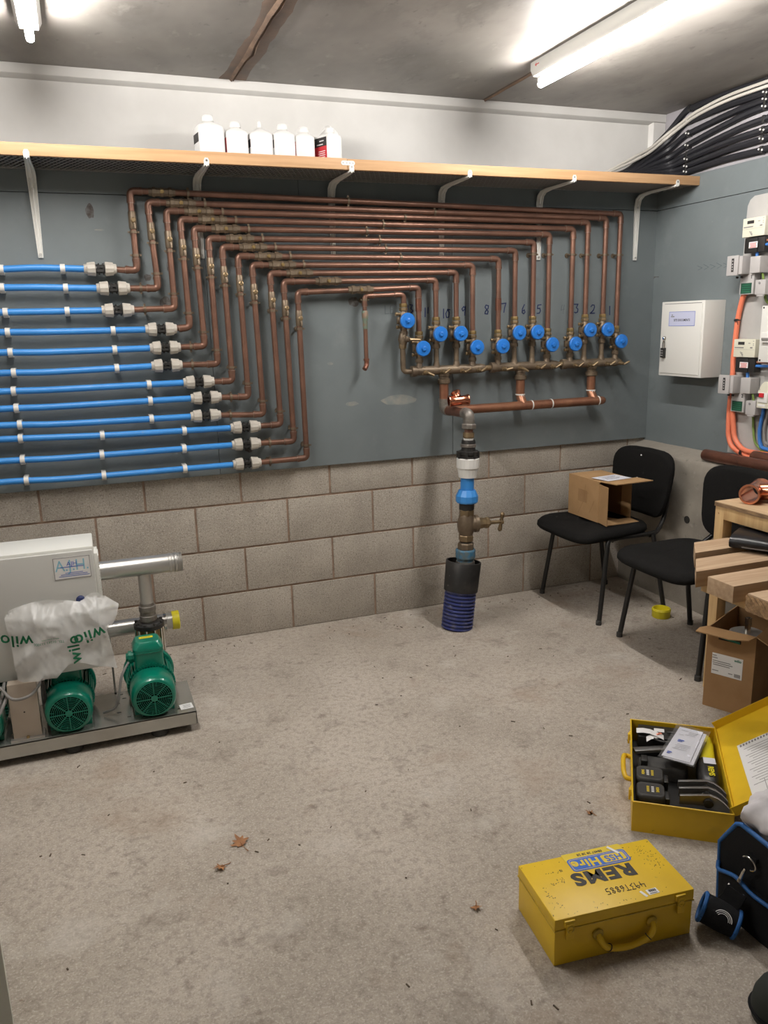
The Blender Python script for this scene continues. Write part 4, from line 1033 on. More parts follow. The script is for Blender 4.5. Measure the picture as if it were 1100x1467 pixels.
for X in (-.963, -1.263, -1.563):
    MB().cyl((X, -.505, .31), (X, -.575, .24), .028, n=14).build('suction_branch', M['galv'], ps)
    mb = MB(); mb.lathe((X + .062, -.515, .318), (1, 0, 0), [(0, .036), (0, .041), (.010, .041), (.010, .036)], 20, cap=False); mb.build('hose_clamp', M['silver'], ps)
for X in (-1.9, -1.12):
    mb = MB(); mb.box(X - .004, X + .004, -.63, -.46, .06, .085); mb.box(X - .004, X + .004, -.52, -.49, .08, .288); mb.build('header_bracket', M['base_steel'], ps)
# black isolating handle with a yellow tab
mb = MB(); mb.box(-1.19, -1.085, -.560, -.545, .430, .443); hb = mb.build('isolator_lever', M['black'], ps, bevel=.003)
MB().box(-1.105, -1.087, -.5625, -.5605, .431, .441).build('yellow_tab', M['yellow_cap'], hb, smooth=0)

# control panel on its post
mb = MB(); mb.box(-1.478, -1.383, -.878, -.835, .085, .30); po = mb.build('post', M['post'], ps, bevel=.003)
MB().box(-1.487, -1.374, -.893, -.83, .085, .093).build('foot_plate', M['steel'], po)
MB().lathe((-1.43, -.886, .093), (0, 0, 1), [(0, .006), (.006, .006)], 6).build('bolt', M['brass_clean'], po)
MB().cyl((-1.432, -.8781, .19), (-1.432, -.8786, .19), .003, n=8).build('post_hole', M['dark_void'], po)
MB().box(-1.366, -1.356, -.85, -.83, .085, .30).build('stay', M['black'], ps)
mb = MB(); mb.box(-1.76, -1.142, -.795, -.585, .285, .752); cp = mb.build('control_panel', M['panel_white'], ps, bevel=.006)
mb = MB(); mb.box(-1.757, -1.146, -.812, -.797, .288, .742); dr = mb.build('panel_door', M['panel_grey'], ps, bevel=.004)
mb = MB(); mb.box(-1.142, -1.1295, -.79, -.690, .485, .722); lv = mb.build('louvre_strip', M['panel_white'], ps, bevel=.003)
mb = MB()
for k in range(22): mb.box(-1.1297, -1.1265, -.786, -.694, .492 + k * .0102, .4975 + k * .0102)
mb.build('louvre_ribs', M['panel_white'], lv, smooth=0)
MB().lathe((-1.203, -.812, .560), (0, -1, 0), [(0, .016), (.010, .016), (.014, .012), (.016, .004)], 18).build('knob', M['ink_blue'], dr)
pf = -.8124
lb = MB().box(-1.281, -1.157, pf - .0008, pf, .644, .725).build('nameplate', M['label_white'], dr, smooth=0)
mb = MB()
for a, b, c_, d in ((-1.281, -1.157, .723, .725), (-1.281, -1.157, .644, .646), (-1.281, -1.279, .644, .725), (-1.159, -1.157, .644, .725)): mb.box(a, b, pf - .0011, pf - .0008, c_, d)
mb.build('nameplate_border', M['ink_grey'], lb, smooth=0)
text('nameplate_print', 'A.J.H.', .058, (-1.219, pf - .0009, .692), X1, Z1, M['label_blue'], lb, depth=.0001, sx=.86)
text('nameplate_print', 'AJH', .022, (-1.219, pf - .0012, .700), X1, Z1, M['border_blue'], lb, depth=.0001)
mb = MB()
mb.box(-1.258, -1.180, pf - .0014, pf - .001, .6875, .690)
for k, w_ in enumerate((.03, .045, .052)): mb.box(-1.214 - w_, -1.214 + w_, pf - .0012, pf - .001, .6655 - .006 * k, .6675 - .006 * k)
mb.build('nameplate_print', M['border_blue'], lb, smooth=0)
# grey control cables
for pts, r in (([(-1.028, -.76, .285), (-1.055, -.765, .275), (-1.09, -.80, .235), (-1.105, -.815, .18), (-1.125, -.82, .12), (-1.17, -.80, .095)], .005), ([(-1.36, -.82, .285), (-1.40, -.90, .262), (-1.46, -.90, .255), (-1.50, -.86, .29)], .0055), ([(-1.335, -.76, .285), (-1.37, -.78, .25), (-1.37, -.80, .12), (-1.345, -.78, .095)], .005), ([(-1.49, -.80, .29), (-1.50, -.85, .25), (-1.53, -.90, .19), (-1.57, -.88, .14)], .006), ([(-1.46, -.80, .29), (-1.48, -.87, .26), (-1.52, -.92, .20), (-1.60, -.91, .15)], .006)):
    MB().tube(smooth_path(pts), r, 8).build('control_cable', M['grey_cable'], ps)

# plastic bag draped over the panel front
bag_out = [(-1.458, .535), (-1.444, .558), (-1.39, .572), (-1.33, .581), (-1.27, .571), (-1.206, .560), (-1.185, .572), (-1.159, .584), (-1.140, .580), (-1.110, .556), (-1.075, .531), (-1.085, .500), (-1.100, .472), (-1.126, .460), (-1.118, .41), (-1.104, .307), (-1.14, .322), (-1.176, .336), (-1.22, .355), (-1.265, .357), (-1.29, .335), (-1.308, .317), (-1.345, .319), (-1.42, .312), (-1.437, .320), (-1.442, .398), (-1.450, .47)]
def inside(x, z, poly):
    r = False; j = len(poly) - 1
    for i in range(len(poly)):
        a, b = poly[i], poly[j]
        if (a[1] > z) != (b[1] > z) and x < (b[0] - a[0]) * (z - a[1]) / (b[1] - a[1]) + a[0]: r = not r
        j = i
    return r
def bag_y(x, z):
    y = -.905 + .030 * (z - .45) / .13 if z > .45 else -.905 - .02 * (.45 - z) / .13
    y += .012 * mnoise.noise(V((x * 7, z * 7, 2.0))) + .034 * abs(mnoise.noise(V((x * 9 + z * 8, z * 9 - x * 6, 7.0)))) + .012 * abs(mnoise.noise(V((x * 16 - z * 10, z * 12 + x * 7, 3.0)))) + .003 * abs(mnoise.noise(V((x * 42 + z * 22, z * 30, 4))))
    if x > -1.15: y += (x + 1.15) * .6
    if x < -1.40: y -= (x + 1.40) * .5
    if z > .53: y += (z - .53) * 1.1
    return min(y, -.832) if x < -1.12 else y
bag = thing('plastic_bag', 'crumpled translucent plastic bag with green print hanging over the panel', 'bag', (-1.28, -.90, .31))
bm = bmesh.new()
vs = [bm.verts.new((x, 0, z)) for x, z in bag_out]
f = bm.faces.new(vs)
bmesh.ops.triangulate(bm, faces=bm.faces[:])
for _ in range(5):
    es = [e for e in bm.edges if e.calc_length() > .013]
    bmesh.ops.subdivide_edges(bm, edges=es, cuts=1)
    bmesh.ops.triangulate(bm, faces=[q for q in bm.faces if len(q.verts) > 3])
bmesh.ops.beautify_fill(bm, faces=bm.faces[:], edges=bm.edges[:])
mb = MB(); bm.verts.index_update()
vl = [(v_.co.x, bag_y(v_.co.x, v_.co.z), v_.co.z) for v_ in bm.verts]
fl = [tuple(q.index for q in fc.verts) for fc in bm.faces]
mb.add(vl, fl); nn_ = len(vl)
mb.add([(x, y + .010 + .006 * mnoise.noise(V((x * 30, z * 30, 0))), z) for x, y, z in vl], [tuple(reversed(q)) for q in fl])
bm.free()
mb.build('film', M['film'], bag, smooth=42)
def bag_text(s, size, c, rot, sx=1.0):
    ca, sa = math.cos(rot), math.sin(rot)
    o = text('green_print', s, size, (c[0], 0, c[1]), (ca, 0, sa), (-sa, 0, ca), M['print_green'], bag, depth=.0001, sx=sx, space=1.06, bold=.0010 if size > .02 else 0)
    W = WM[bag.name]
    for q in o.data.vertices:
        w_ = W @ q.co
        w_.y = bag_y(w_.x, w_.z) - .0055 - (0.0001 if q.co.y > 0 else 0)
        q.co = W.inverted() @ w_
bag_text('wilo', .060, (-1.425, .462), math.pi - .02)
bag_text('wilo', .060, (-1.185, .450), math.pi + .20)
bag_text('wilo', .056, (-1.240, .410), math.pi * .5 + .05)
bag_text('www.wilo.com', .009, (-1.315, .457), math.pi)
bag_text('TEL. 01283 523000', .012, (-1.32, .446), math.pi)
# ------------------------------------------------------------------ right wall: cabinet and electrical gear
YU = (0, -1, 0)                # reading direction on the right wall
FX = SB - 0.012                # face of the pale meter board

dc = thing('document_cabinet', 'white steel wall cabinet labelled SITE DOCUMENTS with a hanging padlock', 'cabinet', (1.85, -.41, 1.21))
mb = MB(); mb.box(1.780, SB, -.572, -.258, 1.209, 1.587); body = mb.build('body', M['white_metal'], dc, bevel=.003)
mb = MB(); mb.box(1.7765, 1.7815, -.558, -.272, 1.222, 1.572); dr = mb.build('door', M['white_metal'], dc, bevel=.0015)
MB().box(1.7790, 1.7798, -.55, -.28, 1.5745, 1.5775).build('top_slot', M['ink_grey'], dc, smooth=0)
lf = 1.7762
lb = MB().box(lf - .0004, lf, -.512, -.322, 1.464, 1.536).build('label_sheet', M['lavender'], dr, smooth=0)
mb = MB()
for a, b, c_, d in ((-.512, -.322, 1.534, 1.536), (-.512, -.322, 1.464, 1.466), (-.512, -.510, 1.464, 1.536), (-.324, -.322, 1.464, 1.536)): mb.box(lf - .0008, lf - .0004, a, b, c_, d)
mb.build('label_border', M['border_blue'], lb, smooth=0)
text('label_print', 'SITE DOCUMENTS', .0165, (lf - .0006, -.418, 1.493), YU, Z1, M['ink_black'], lb, depth=.0001, sx=.88, bold=.0003)
mb = MB(); mb.box(lf - .0008, lf - .0004, -.362, -.336, 1.509, 1.514); mb.box(lf - .0008, lf - .0004, -.350, -.340, 1.517, 1.522); mb.build('label_print', M['ink_grey'], lb, smooth=0)
mb = MB(); mb.lathe((1.7765, -.298, 1.402), (-1, 0, 0), [(0, .011), (.008, .010), (.012, .006)], 14); mb.build('lock_barrel', M['silver'], dc)
pk = thing('padlock', 'small black combination padlock hanging on the white cabinet door', 'padlock', (1.768, -.300, 1.305))
mb = MB(); mb.tube(smooth_path([(1.767, -.306, 1.350), (1.767, -.309, 1.375), (1.767, -.302, 1.392), (1.767, -.295, 1.375), (1.767, -.293, 1.350)]), .0026, 8); mb.build('shackle', M['silver'], pk)
mb = MB(); mb.box(1.758, 1.7755, -.312, -.288, 1.303, 1.353); pb = mb.build('body', M['black'], pk, bevel=.002)
for k in range(3):
    MB().box(1.7568, 1.760, -.3085, -.2915, 1.311 + k * .0125, 1.317 + k * .0125).build('number_wheel', M['ink_grey'], pb, bevel=.0008)

def meter(z0, which):
    t = thing('electricity_meter', 'cream electricity meter with small display, %s' % which, 'meter', (FX, -.77, z0), group='electricity meters on the pale board')
    mb = MB(); mb.box(1.846, FX, -.842, -.709, z0, z0 + .084); c = mb.build('casing', M['cream_plastic'], t, bevel=.003)
    x = 1.8458
    MB().box(x - .0006, x, -.776, -.736, z0 + .058, z0 + .072).build('display', M['ink_black'], c, smooth=0)
    mb = MB(); mb.box(x - .0004, x, -.838, -.713, z0 + .0355, z0 + .0362); mb.box(x - .0004, x, -.772, -.716, z0 + .042, z0 + .047); mb.box(x - .0004, x, -.812, -.799, z0 + .064, z0 + .067)
    for zz in (.074, .062, .055): mb.box(x - .0004, x, -.834, -.827, z0 + zz, z0 + zz + .0025)
    mb.box(x - .0004, x, -.826, -.812, z0 + .042, z0 + .048)
    mb.build('printed_marks', M['ink_grey'], c, smooth=0)
    stroke('printed_logo', [[(0, .006), (.014, .002)], [(.004, 0), (.018, -.006)], [(.010, -.006), (.017, -.012)]], .0028, (x - .0002, -.753, z0 + .018), YU, Z1, M['ink_grey'], c)
    mb = MB(); mb.box(1.856, FX, -.836, -.718, z0 - .070, z0 - .002); b = mb.build('terminal_cover', M['black'], t, bevel=.004)
    MB().box(1.850, 1.858, -.800, -.724, z0 - .072, z0 - .004).build('cover_front', M['black'], t, bevel=.004)
    s = MB().box(1.8492, 1.8499, -.803, -.752, z0 - .050, z0 - .023).build('warning_sticker', M['label_white'], b, smooth=0)
    mb = MB()
    for k in range(4): mb.box(1.8486, 1.8492, -.798 + .003 * (k % 2), -.757 - .002 * (k % 3), z0 - .0305 - .006 * k, z0 - .0275 - .006 * k)
    mb.build('sticker_print', M['ink_red'], s, smooth=0)
    MB().cyl((1.872, -.832, z0 - .022), (1.872, -1.05, z0 - .020), .0055).build('brown_tail', M['brown_cable'], t)
    MB().cyl((1.868, -.832, z0 - .040), (1.868, -1.05, z0 - .036), .0065).build('blue_tail', M['blue_cable'], t)
    MB().cyl((1.868, -.785, z0 - .066), (1.868, -.790, z0 - .098), .0075).build('blue_tail', M['blue_cable'], t)
    return t
meter(1.862, 'topmost on the pale board')
meter(1.315, 'lower of the two, above the grey unit marked 2')

def cutout(z0, mark, lbl):
    t = thing('service_cutout', lbl, 'fuse unit', (FX, -.76, z0), group='grey service cut-outs on the pale board')
    mb = MB(); mb.box(1.858, FX, -.790, -.705, z0, z0 + .125); b = mb.build('base', M['grey_plastic'], t, bevel=.003)
    mb = MB(); mb.box(1.802, 1.812, -.742, -.672, z0 + .088, z0 + .178); mb.box(1.810, FX, -.760, -.690, z0 + .092, z0 + .174); fc = mb.build('fuse_carrier', M['grey_plastic'], t, bevel=.003)
    MB().box(1.8008, 1.802, -.717, -.703, z0 + .105, z0 + .165).build('carrier_print', M['ink_black'], fc, smooth=0)
    for zz in (.112, .124, .136, .150): MB().box(1.8003, 1.8008, -.713, -.707, z0 + zz, z0 + zz + .006).build('carrier_letter', M['grey_plastic'], fc, smooth=0)
    mb = MB(); mb.box(1.840, FX, -.836, -.776, z0 + .094, z0 + .168); nb = mb.build('neutral_block', M['grey_plastic'], t, bevel=.004)
    g = MB().box(1.8574, 1.858, -.779, -.713, z0 + .004, z0 + .052).build('green_notice', M['green_label'], b, smooth=0)
    for k in range(4): MB().box(1.857, 1.8574, -.771, -.721, z0 + .012 + .010 * k, z0 + .0135 + .010 * k).build('notice_line', M['print_green'], g, smooth=0)
    text('unit_mark', mark, .022, (1.8576, -.775, z0 + .078), YU, Z1, M['ink_black'], b, depth=.0002, bold=.0006)
    mb = MB(); mb.box(1.838, FX, -.880, -.820, z0 - .004, z0 + .062); eb = mb.build('earth_block', M['grey_plastic'], t, bevel=.003)
    MB().box(1.840, 1.850, -.870, -.830, z0 - .012, z0 - .003).build('earth_lip', M['grey_plastic'], t, bevel=.002)
    MB().lathe((1.8375, -.845, z0 + .048), (-1, 0, 0), [(0, .006), (.002, .006)], 10).build('earth_screw', M['ink_grey'], eb)
    MB().tube(smooth_path([(1.868, -.822, z0 + .096), (1.866, -.834, z0 + .080), (1.868, -.838, z0 + .058)]), .005, 8).build('earth_tail', M['green_cable'], t)
    for yy in (-.70, -.728): MB().lathe((1.845, yy, z0 + .084), (-.2, 0, -1), [(0, .006), (.008, .006), (.009, .003)], 8).build('seal_screw', M['ink_black'], t)
    return t
cutout(1.605, '1', 'grey fuse unit with dark green notice, under the topmost meter')
cutout(1.052, '2', 'grey fuse unit marked 2, with dark green notice, under the lower meter')

t = thing('distribution_board', 'white switch box at the right edge, beside the orange cable', 'switch box', (FX, -.99, 1.297))
mb = MB(); mb.box(1.826, FX, -1.14, -.884, 1.297, 1.550); c = mb.build('casing', M['white_metal'], t, bevel=.003)
for yy, zz in ((-.895, 1.541), (-.895, 1.306)): MB().lathe((1.8262, yy, zz), (-1, 0, 0), [(0, .0045), (.002, .004)], 8).build('screw', M['ink_black'], c)
mb = MB(); mb.box(1.812, 1.827, -.99, -.903, 1.386, 1.432); sw = mb.build('switch_block', M['white_plastic'], t, bevel=.003)
MB().box(1.806, 1.813, -.985, -.912, 1.398, 1.408).build('switch_lever', M['grey_cable'], sw, bevel=.002)
t = thing('isolator_switch', 'cream isolator switch with red toggle, beside the unit marked 2', 'switch', (FX, -.92, 1.08))
mb = MB(); mb.loft([[(x, y, z) for y, z in ((-.885, 1.085), (-.885 - .002, 1.165), (-.905, 1.195), (-.92, 1.208), (-1.02, 1.208), (-1.02, 1.085))] for x in (1.838, FX)]); c = mb.build('casing', M['cream_plastic'], t, bevel=.004)
MB().box(1.834, 1.8385, -.950, -.893, 1.112, 1.158).build('switch_frame', M['white_plastic'], t, bevel=.0015)
MB().box(1.824, 1.8345, -.903, -.893, 1.138, 1.154).build('toggle', M['ink_black'], t, bevel=.002)
MB().box(1.826, 1.8345, -.930, -.906, 1.136, 1.156).build('toggle', M['red_label'], t, bevel=.002)
MB().box(1.8374, 1.838, -.935, -.893, 1.094, 1.103).build('rating_strip', M['label_white'], c, smooth=0)
text('printed_mark', '5', .02, (1.8376, -.896, 1.174), YU, Z1, M['ink_grey'], c, depth=.0002)

cable('orange_cable', [(1.878, -.725, 1.610), (1.882, -.707, 1.594), (1.886, -.684, 1.511), (1.886, -.676, 1.426), (1.886, -.674, 1.36), (1.886, -.670, 1.304), (1.886, -.674, 1.234), (1.886, -.672, 1.14), (1.886, -.670, 1.035), (1.886, -.673, .969), (1.886, -.680, .920), (1.884, -.711, .873), (1.884, -.788, .844), (1.884, -.864, .838), (1.884, -1.1, .842)], .0125, M['orange'], 'long orange cable running from the upper fuse unit down behind the lower meter', 'orange power cables', n=12)
cable('orange_cable', [(1.874, -.705, 1.055), (1.876, -.705, 1.035), (1.880, -.712, .973), (1.880, -.723, .925), (1.880, -.753, .889), (1.880, -.794, .868), (1.880, -.87, .864), (1.880, -1.1, .868)], .0125, M['orange'], 'short orange cable curving down from the fuse unit marked 2', 'orange power cables', n=12)
cable('green_cable', [(1.885, -.820, 1.052), (1.888, -.822, 1.037), (1.888, -.831, .970), (1.888, -.847, .914), (1.888, -.884, .885), (1.888, -.917, .878), (1.888, -1.1, .88)], .006, M['green_cable'], 'thin green earth cable curving down beside the orange cables')
cable('green_cable', [(1.885, -.838, 1.606), (1.888, -.836, 1.590), (1.888, -.845, 1.572), (1.888, -.87, 1.560), (1.888, -.95, 1.556)], .006, M['green_cable'], 'thin green earth cable under the upper fuse unit, above the switch box')
cable('blue_cable', [(1.884, -.888, 1.088), (1.886, -.882, 1.058), (1.886, -.872, .991), (1.886, -.873, .943), (1.886, -.885, .906), (1.884, -.912, .890), (1.884, -1.05, .886)], .009, M['blue_cable'], 'blue cable curving down from the cream isolator switch')
cable('grey_cable', [(1.886, -.918, 1.088), (1.888, -.906, 1.041), (1.888, -.896, .993), (1.888, -.900, .946), (1.888, -.916, .915), (1.886, -1.0, .905)], .007, M['grey_cable'], 'grey cable beside the blue cable below the cream isolator switch')
for yy, zz, n_ in ((-.678, 1.488, 'upper'), (-.775, .862, 'lower')):
    t = thing('cable_tie', 'black cable tie around the orange cable, %s of the two' % n_, 'cable tie', (1.885, yy, zz), group='black cable ties on the orange cables')
    ax = V((0, -.12, -1)) if n_ == 'upper' else V((0, -1, -.15))
    c0_ = V((1.886, yy, zz)) if n_ == 'upper' else V((1.882, yy, zz - .008))
    mb = MB(); mb.lathe(c0_ - ax.normalized() * .005, ax, [(0, .0135), (0, .0155), (.010, .0155), (.010, .0135)], 14, cap=False); mb.build('band', M['black'], t)
    mb = MB(); mb.hexa(c0_ + V((-.016, -.006, 0)), (.004, 0, 0), (0, .005, 0), (0, 0, .005)); mb.tube([c0_ + V((-.016, -.010, 0)), c0_ + V((-.018, -.020, -.010)), c0_ + V((-.016, -.022, -.022))], .0018, 6); mb.build('tail', M['black'], t)

def bigpipe(y0, y1, x, z, r, label):
    t = thing('copper_tube', label, 'pipe', (x, y0, z), group='copper tubes lying on the concrete ledge')
    mb = MB(); mb.lathe((x, y0, z), (0, -1, 0), [(.004, r - .004), (0, r - .003), (0, r - .0005), (.002, r), (abs(y1 - y0), r)], 24, cap=False); mb.lathe((x, y0, z), (0, -1, 0), [(0, r - .003), (abs(y1 - y0), r - .003)], 24, cap=False)
    mb.build('wall_of_tube', M['copper_dark'], t)
    mb = MB(); mb.cyl((x, y0 - .02, z), (x, y0 - .024, z), r - .0032, n=24); mb.build('dark_bore', M['dark_void'], t)
bigpipe(-.612, -1.9, 1.806, .8255, .029, 'thick dark copper tube lying along the concrete ledge')
bigpipe(-.868, -1.9, 1.868, .846, .030, 'second copper tube on the ledge, behind the first, under the orange cables')

# ------------------------------------------------------------------ chairs
def chair(dy, label):
    cy = -.338 + dy
    t = thing('chair', label, 'chair', (1.41, cy, 0), group='black stacking chairs')
    # seat pad
    mb = MB(); loops = []
    def seat_out(s, dz_edge):
        pts = []
        for k in range(32):
            a = 2 * math.pi * k / 32; ca, sa = math.cos(a), math.sin(a)
            e = .42
            u = abs(ca) ** e * (1 if ca > 0 else -1); v_ = abs(sa) ** e * (1 if sa > 0 else -1)
            w_ = .245 + .018 * (-u)
            pts.append((1.335 + u * .228 * s, cy + v_ * w_ * s, u))
        return pts
    for z, s in ((.424, .90), (.428, .965), (.442, 1.0), (.458, .992), (.470, .955), (.477, .86), (.479, .6), (.478, .3)):
        loops.append([(x, y, z - (.018 * max(0, -u - .55) * 2.2 if z > .43 else .03 * max(0, -u - .55)) + (.010 * max(0, u)) ) for x, y, u in seat_out(s, 0)])
    mb.loft(loops); mb.build('seat', M['fabric'], t, smooth=60)
    # backrest pad, dished and leaning back
    mb = MB(); loops = []
    for d, s in ((.000, .93), (.006, .985), (.018, 1.0), (.032, .97), (.040, .85), (.043, .5)):
        lp = []
        for k in range(36):
            a = 2 * math.pi * k / 36; ca, sa = math.cos(a), math.sin(a); e = .50
            u = abs(ca) ** e * (1 if ca > 0 else -1) * s; v_ = abs(sa) ** e * (1 if sa > 0 else -1) * s
            y = cy + u * (.235 + .022 * v_); z = .655 + v_ * .178
            x = 1.700 + .10 * (z - .655) - .050 * u * u - .012 * v_ * v_ - d
            lp.append((x, y, z))
        loops.append(lp)
    mb.loft(loops); mb.build('backrest', M['fabric'], t, smooth=60)
    # steel frame
    for s in (-1, 1):
        yl = cy + s * .268
        MB().tube(fillet([(1.208, yl, .012), (1.262, cy + s * .240, .410), (1.275, cy + s * .232, .430)], .02), .0125, 10, sx=1.0).build('leg', M['frame_black'], t)
        MB().tube([(1.622, cy + s * .255, .012), (1.545, cy + s * .232, .430)], .0125, 10).build('leg', M['frame_black'], t)
        MB().tube(smooth_path([(1.262, cy + s * .235, .428), (1.36, cy + s * .228, .430), (1.54, cy + s * .222, .430), (1.60, cy + s * .20, .438), (1.662, cy + s * .17, .500), (1.694, cy + s * .15, .60), (1.702, cy + s * .15, .68)]), .0115, 10).build('side_rail', M['frame_black'], t)
        MB().lathe((1.206, yl, 0), (.02, 0, 1), [(0, .0145), (.022, .0145), (.024, .0125)], 12).build('foot_cap', M['black_rubber'], t)
        MB().lathe((1.624, cy + s * .256, 0), (-.02, 0, 1), [(0, .0145), (.022, .0145), (.024, .0125)], 12).build('foot_cap', M['black_rubber'], t)
    MB().tube([(1.30, cy - .228, .420), (1.30, cy + .228, .420)], .010, 8).build('cross_bar', M['frame_black'], t)
    MB().tube([(1.53, cy - .228, .420), (1.53, cy + .228, .420)], .010, 8).build('cross_bar', M['frame_black'], t)
    return t
chair(0, 'black fabric chair in the corner with a cardboard box on its seat')
ch2 = chair(-.705, 'black fabric chair half hidden behind the timber bench')
c1_ = [o for o in col.objects if o.name.startswith('chair') and o.get('category') == 'chair'][0]
for yy, zz in ((-.30, .79), (-.29, .665)):
    MB().lathe((1.648 + .10 * (zz - .655), yy, zz), (-1, 0, 0), [(0, .005), (.003, .0035)], 8).build('screw_head', M['white_plastic'], c1_)
# cardboard box lying on its side on the corner chair
t = thing('cardboard_box', 'open brown cardboard box lying on its side on the corner chair', 'box', (1.41, -.30, .482))
bx0, bx1, by0, by1, bz0, bz1 = 1.300, 1.505, -.435, -.165, .484, .700
th = .004
MB().box(bx0, bx1, by0, by1, bz0, bz0 + th).build('side_panel', M['card'], t)
tp_ = MB().box(bx0, bx1, by0, by1, bz1 - th, bz1).build('side_panel', M['card'], t)
lp_ = MB().box(bx0, bx0 + th, by0, by1, bz0 + th, bz1 - th).build('side_panel', M['card'], t)
MB().box(bx1 - th, bx1, by0, by1, bz0 + th, bz1 - th).build('side_panel', M['card'], t)
MB().box(bx0 + th, bx1 - th, by1 - th, by1, bz0 + th, bz1 - th).build('base_panel', M['card'], t)
MB().hexa((1.425, by0 - .058, bz1 + .002), (.115, .004, 0), (-.004, .060, -.002), (0, 0, .002)).build('flap', M['card'], t)
MB().hexa((1.40, by0 - .036, bz0 + .003), (.100, 0, 0), (0, .038, .002), (0, 0, .002)).build('flap', M['card'], t)
MB().hexa((bx0 - .003, by0 - .046, (bz0 + bz1) / 2 - .006), (.002, 0, 0), (.008, .047, 0), (0, 0, .100)).build('flap', M['card'], t)
MB().hexa((bx1 - .01, by0 + .030, (bz0 + bz1) / 2), (.002, .0, 0), (-.006, .030, 0), (0, 0, .098)).build('flap', M['card'], t)
MB().box(bx0 - .0006, bx0, -.335, -.255, bz0 + .085, bz0 + .150).build('tape_patch', M['card_dark'], lp_, smooth=0)
stroke('crease', [[(0, 0), (.05, .08), (.06, .16)], [(.10, .02), (.14, .09)], [(.02, .13), (.09, .12)]], .0016, (bx0 - .0002, -.26, bz0 + .02), (0, -1, 0), Z1, M['card_dark'], lp_)
nt_ = thing('paper_note', 'white printed paper sheet lying on the cardboard box', 'paper', (1.40, -.34, .7005))
sh_ = MB().hexa((1.405, -.395, bz1 + .0048), (.080, .010, 0), (-.010, .058, 0), (0, 0, .0005)).build('sheet', M['paper'], nt_, smooth=0)
mb = MB()
for k in range(6): mb.hexa((1.405 - .004, -.36 - .013 * k, bz1 + .0055), (.058 - .012 * (k % 3), .007, 0), (0, .0012, 0), (0, 0, .0001))
mb.build('printed_lines', M['ink_blue'], sh_, smooth=0)

# yellow cap on the floor
t = thing('plastic_stopper', 'yellow plastic pipe cap lying on the floor between the chairs', 'stopper', (1.565, -.640, 0))
mb = MB(); mb.lathe((1.565, -.640, 0), (0, 0, 1), [(.0, .0), (0, .043), (.004, .046), (.046, .046), (.048, .044), (.048, .040), (.006, .039), (.006, 0.001)], 28, cap=False); mb.build('cup', M['yellow_cap'], t)
mb = MB(); mb.lathe((1.565, -.640, .032), (0, 0, 1), [(0, .0462), (.003, .048), (.008, .048), (.010, .0462)], 28, cap=False); mb.build('rim_bead', M['yellow_cap'], t)

# ------------------------------------------------------------------ timber bench with slats on its lower rail
bn = thing('workbench', 'small pine workbench with plywood top against the right wall', 'bench', (1.44, -1.72, 0))
GX0, GX1, GY0, GY1, GZ = 1.180, 1.700, -2.10, -1.362, .797
mb = MB(); mb.box(GX0, GX1, GY0, GY1, GZ - .003, GZ); mb.build('plywood_top', M['ply'], bn)
mb = MB(); mb.box(GX0, GX1, GY0, GY1, GZ - .018, GZ - .003); mb.build('plywood_core', M['ply_edge'], bn)
for x in (GX0 + .003, GX1 - .048):
    for y in (GY0 + .003, GY1 - .049):
        MB().box(x, x + .045, y, y + .046, 0, GZ - .018).build('leg', M['pine'], bn, bevel=.002)
for x in (GX0 + .0025, GX1 - .048):
    MB().box(x, x + .045, GY0 + .049, GY1 - .049, GZ - .066, GZ - .018).build('top_rail', M['pine'], bn, bevel=.002)
    MB().box(x + .002, x + .043, GY0 + .049, GY1 - .049, .555, .600).build('lower_rail', M['pine'], bn, bevel=.002)
for y in (GY0 + .003, GY1 - .049):
    MB().box(GX0 + .048, GX1 - .048, y, y + .044, GZ - .066, GZ - .018).build('end_rail', M['pine'], bn, bevel=.002)
MB().lathe((GX0 + .0026, GY1 - .022, GZ - .045), (-1, 0, 0), [(0, .004), (.0006, .004)], 4).build('knot', M['card_dark'], bn)
SZ0, SZ1 = .602, .660
def slat(y0, y1, xa, xb, label):
    """sawn plank along x; its left end runs from xa (far edge) to xb (near edge)"""
    mb = MB(); mb.loft([[(xa, y1, z), (1.64, y1, z), (1.64, y0, z), (xb, y0, z)] for z in (SZ0, SZ1)])
    o = mb.build('timber_plank', M['slat'], bevel=.002)
    tag(o, label, 'plank', 'sawn planks on the lower rail of the bench')
    return o
slat(-1.539, -1.423, 1.035, .938, 'sawn plank with a slanted end, farthest from the yellow cases')
slat(-1.719, -1.598, .888, .783, 'sawn plank with a slanted end, second from the workbench leg')
slat(-1.891, -1.774, .782, .781, 'sawn plank with a square end, third from the workbench leg')
o = slat(-2.08, -1.959, .772, .770, 'rough-ended sawn plank nearest the cardboard box of pump parts')
mb = MB(); loops = []
mb.loft([[(.7665 - (.004 if (j + k) % 2 else 0), y, z) for k, y in enumerate([-2.079 + .0119 * q for q in range(11)])] for j, z in enumerate([SZ0 + .002 + .009 * q for q in range(7)])], cap=False, closed=False)
mb.build('rough_end', M['sawn_end'], o, smooth=0)
ST = MB(); ST.box(.835, .875, -2.07, -1.69, .575, .601); o = ST.build('timber_batten', M['pine'], bevel=.002); tag(o, 'pale pine batten under the free ends of the sawn planks', 'batten')
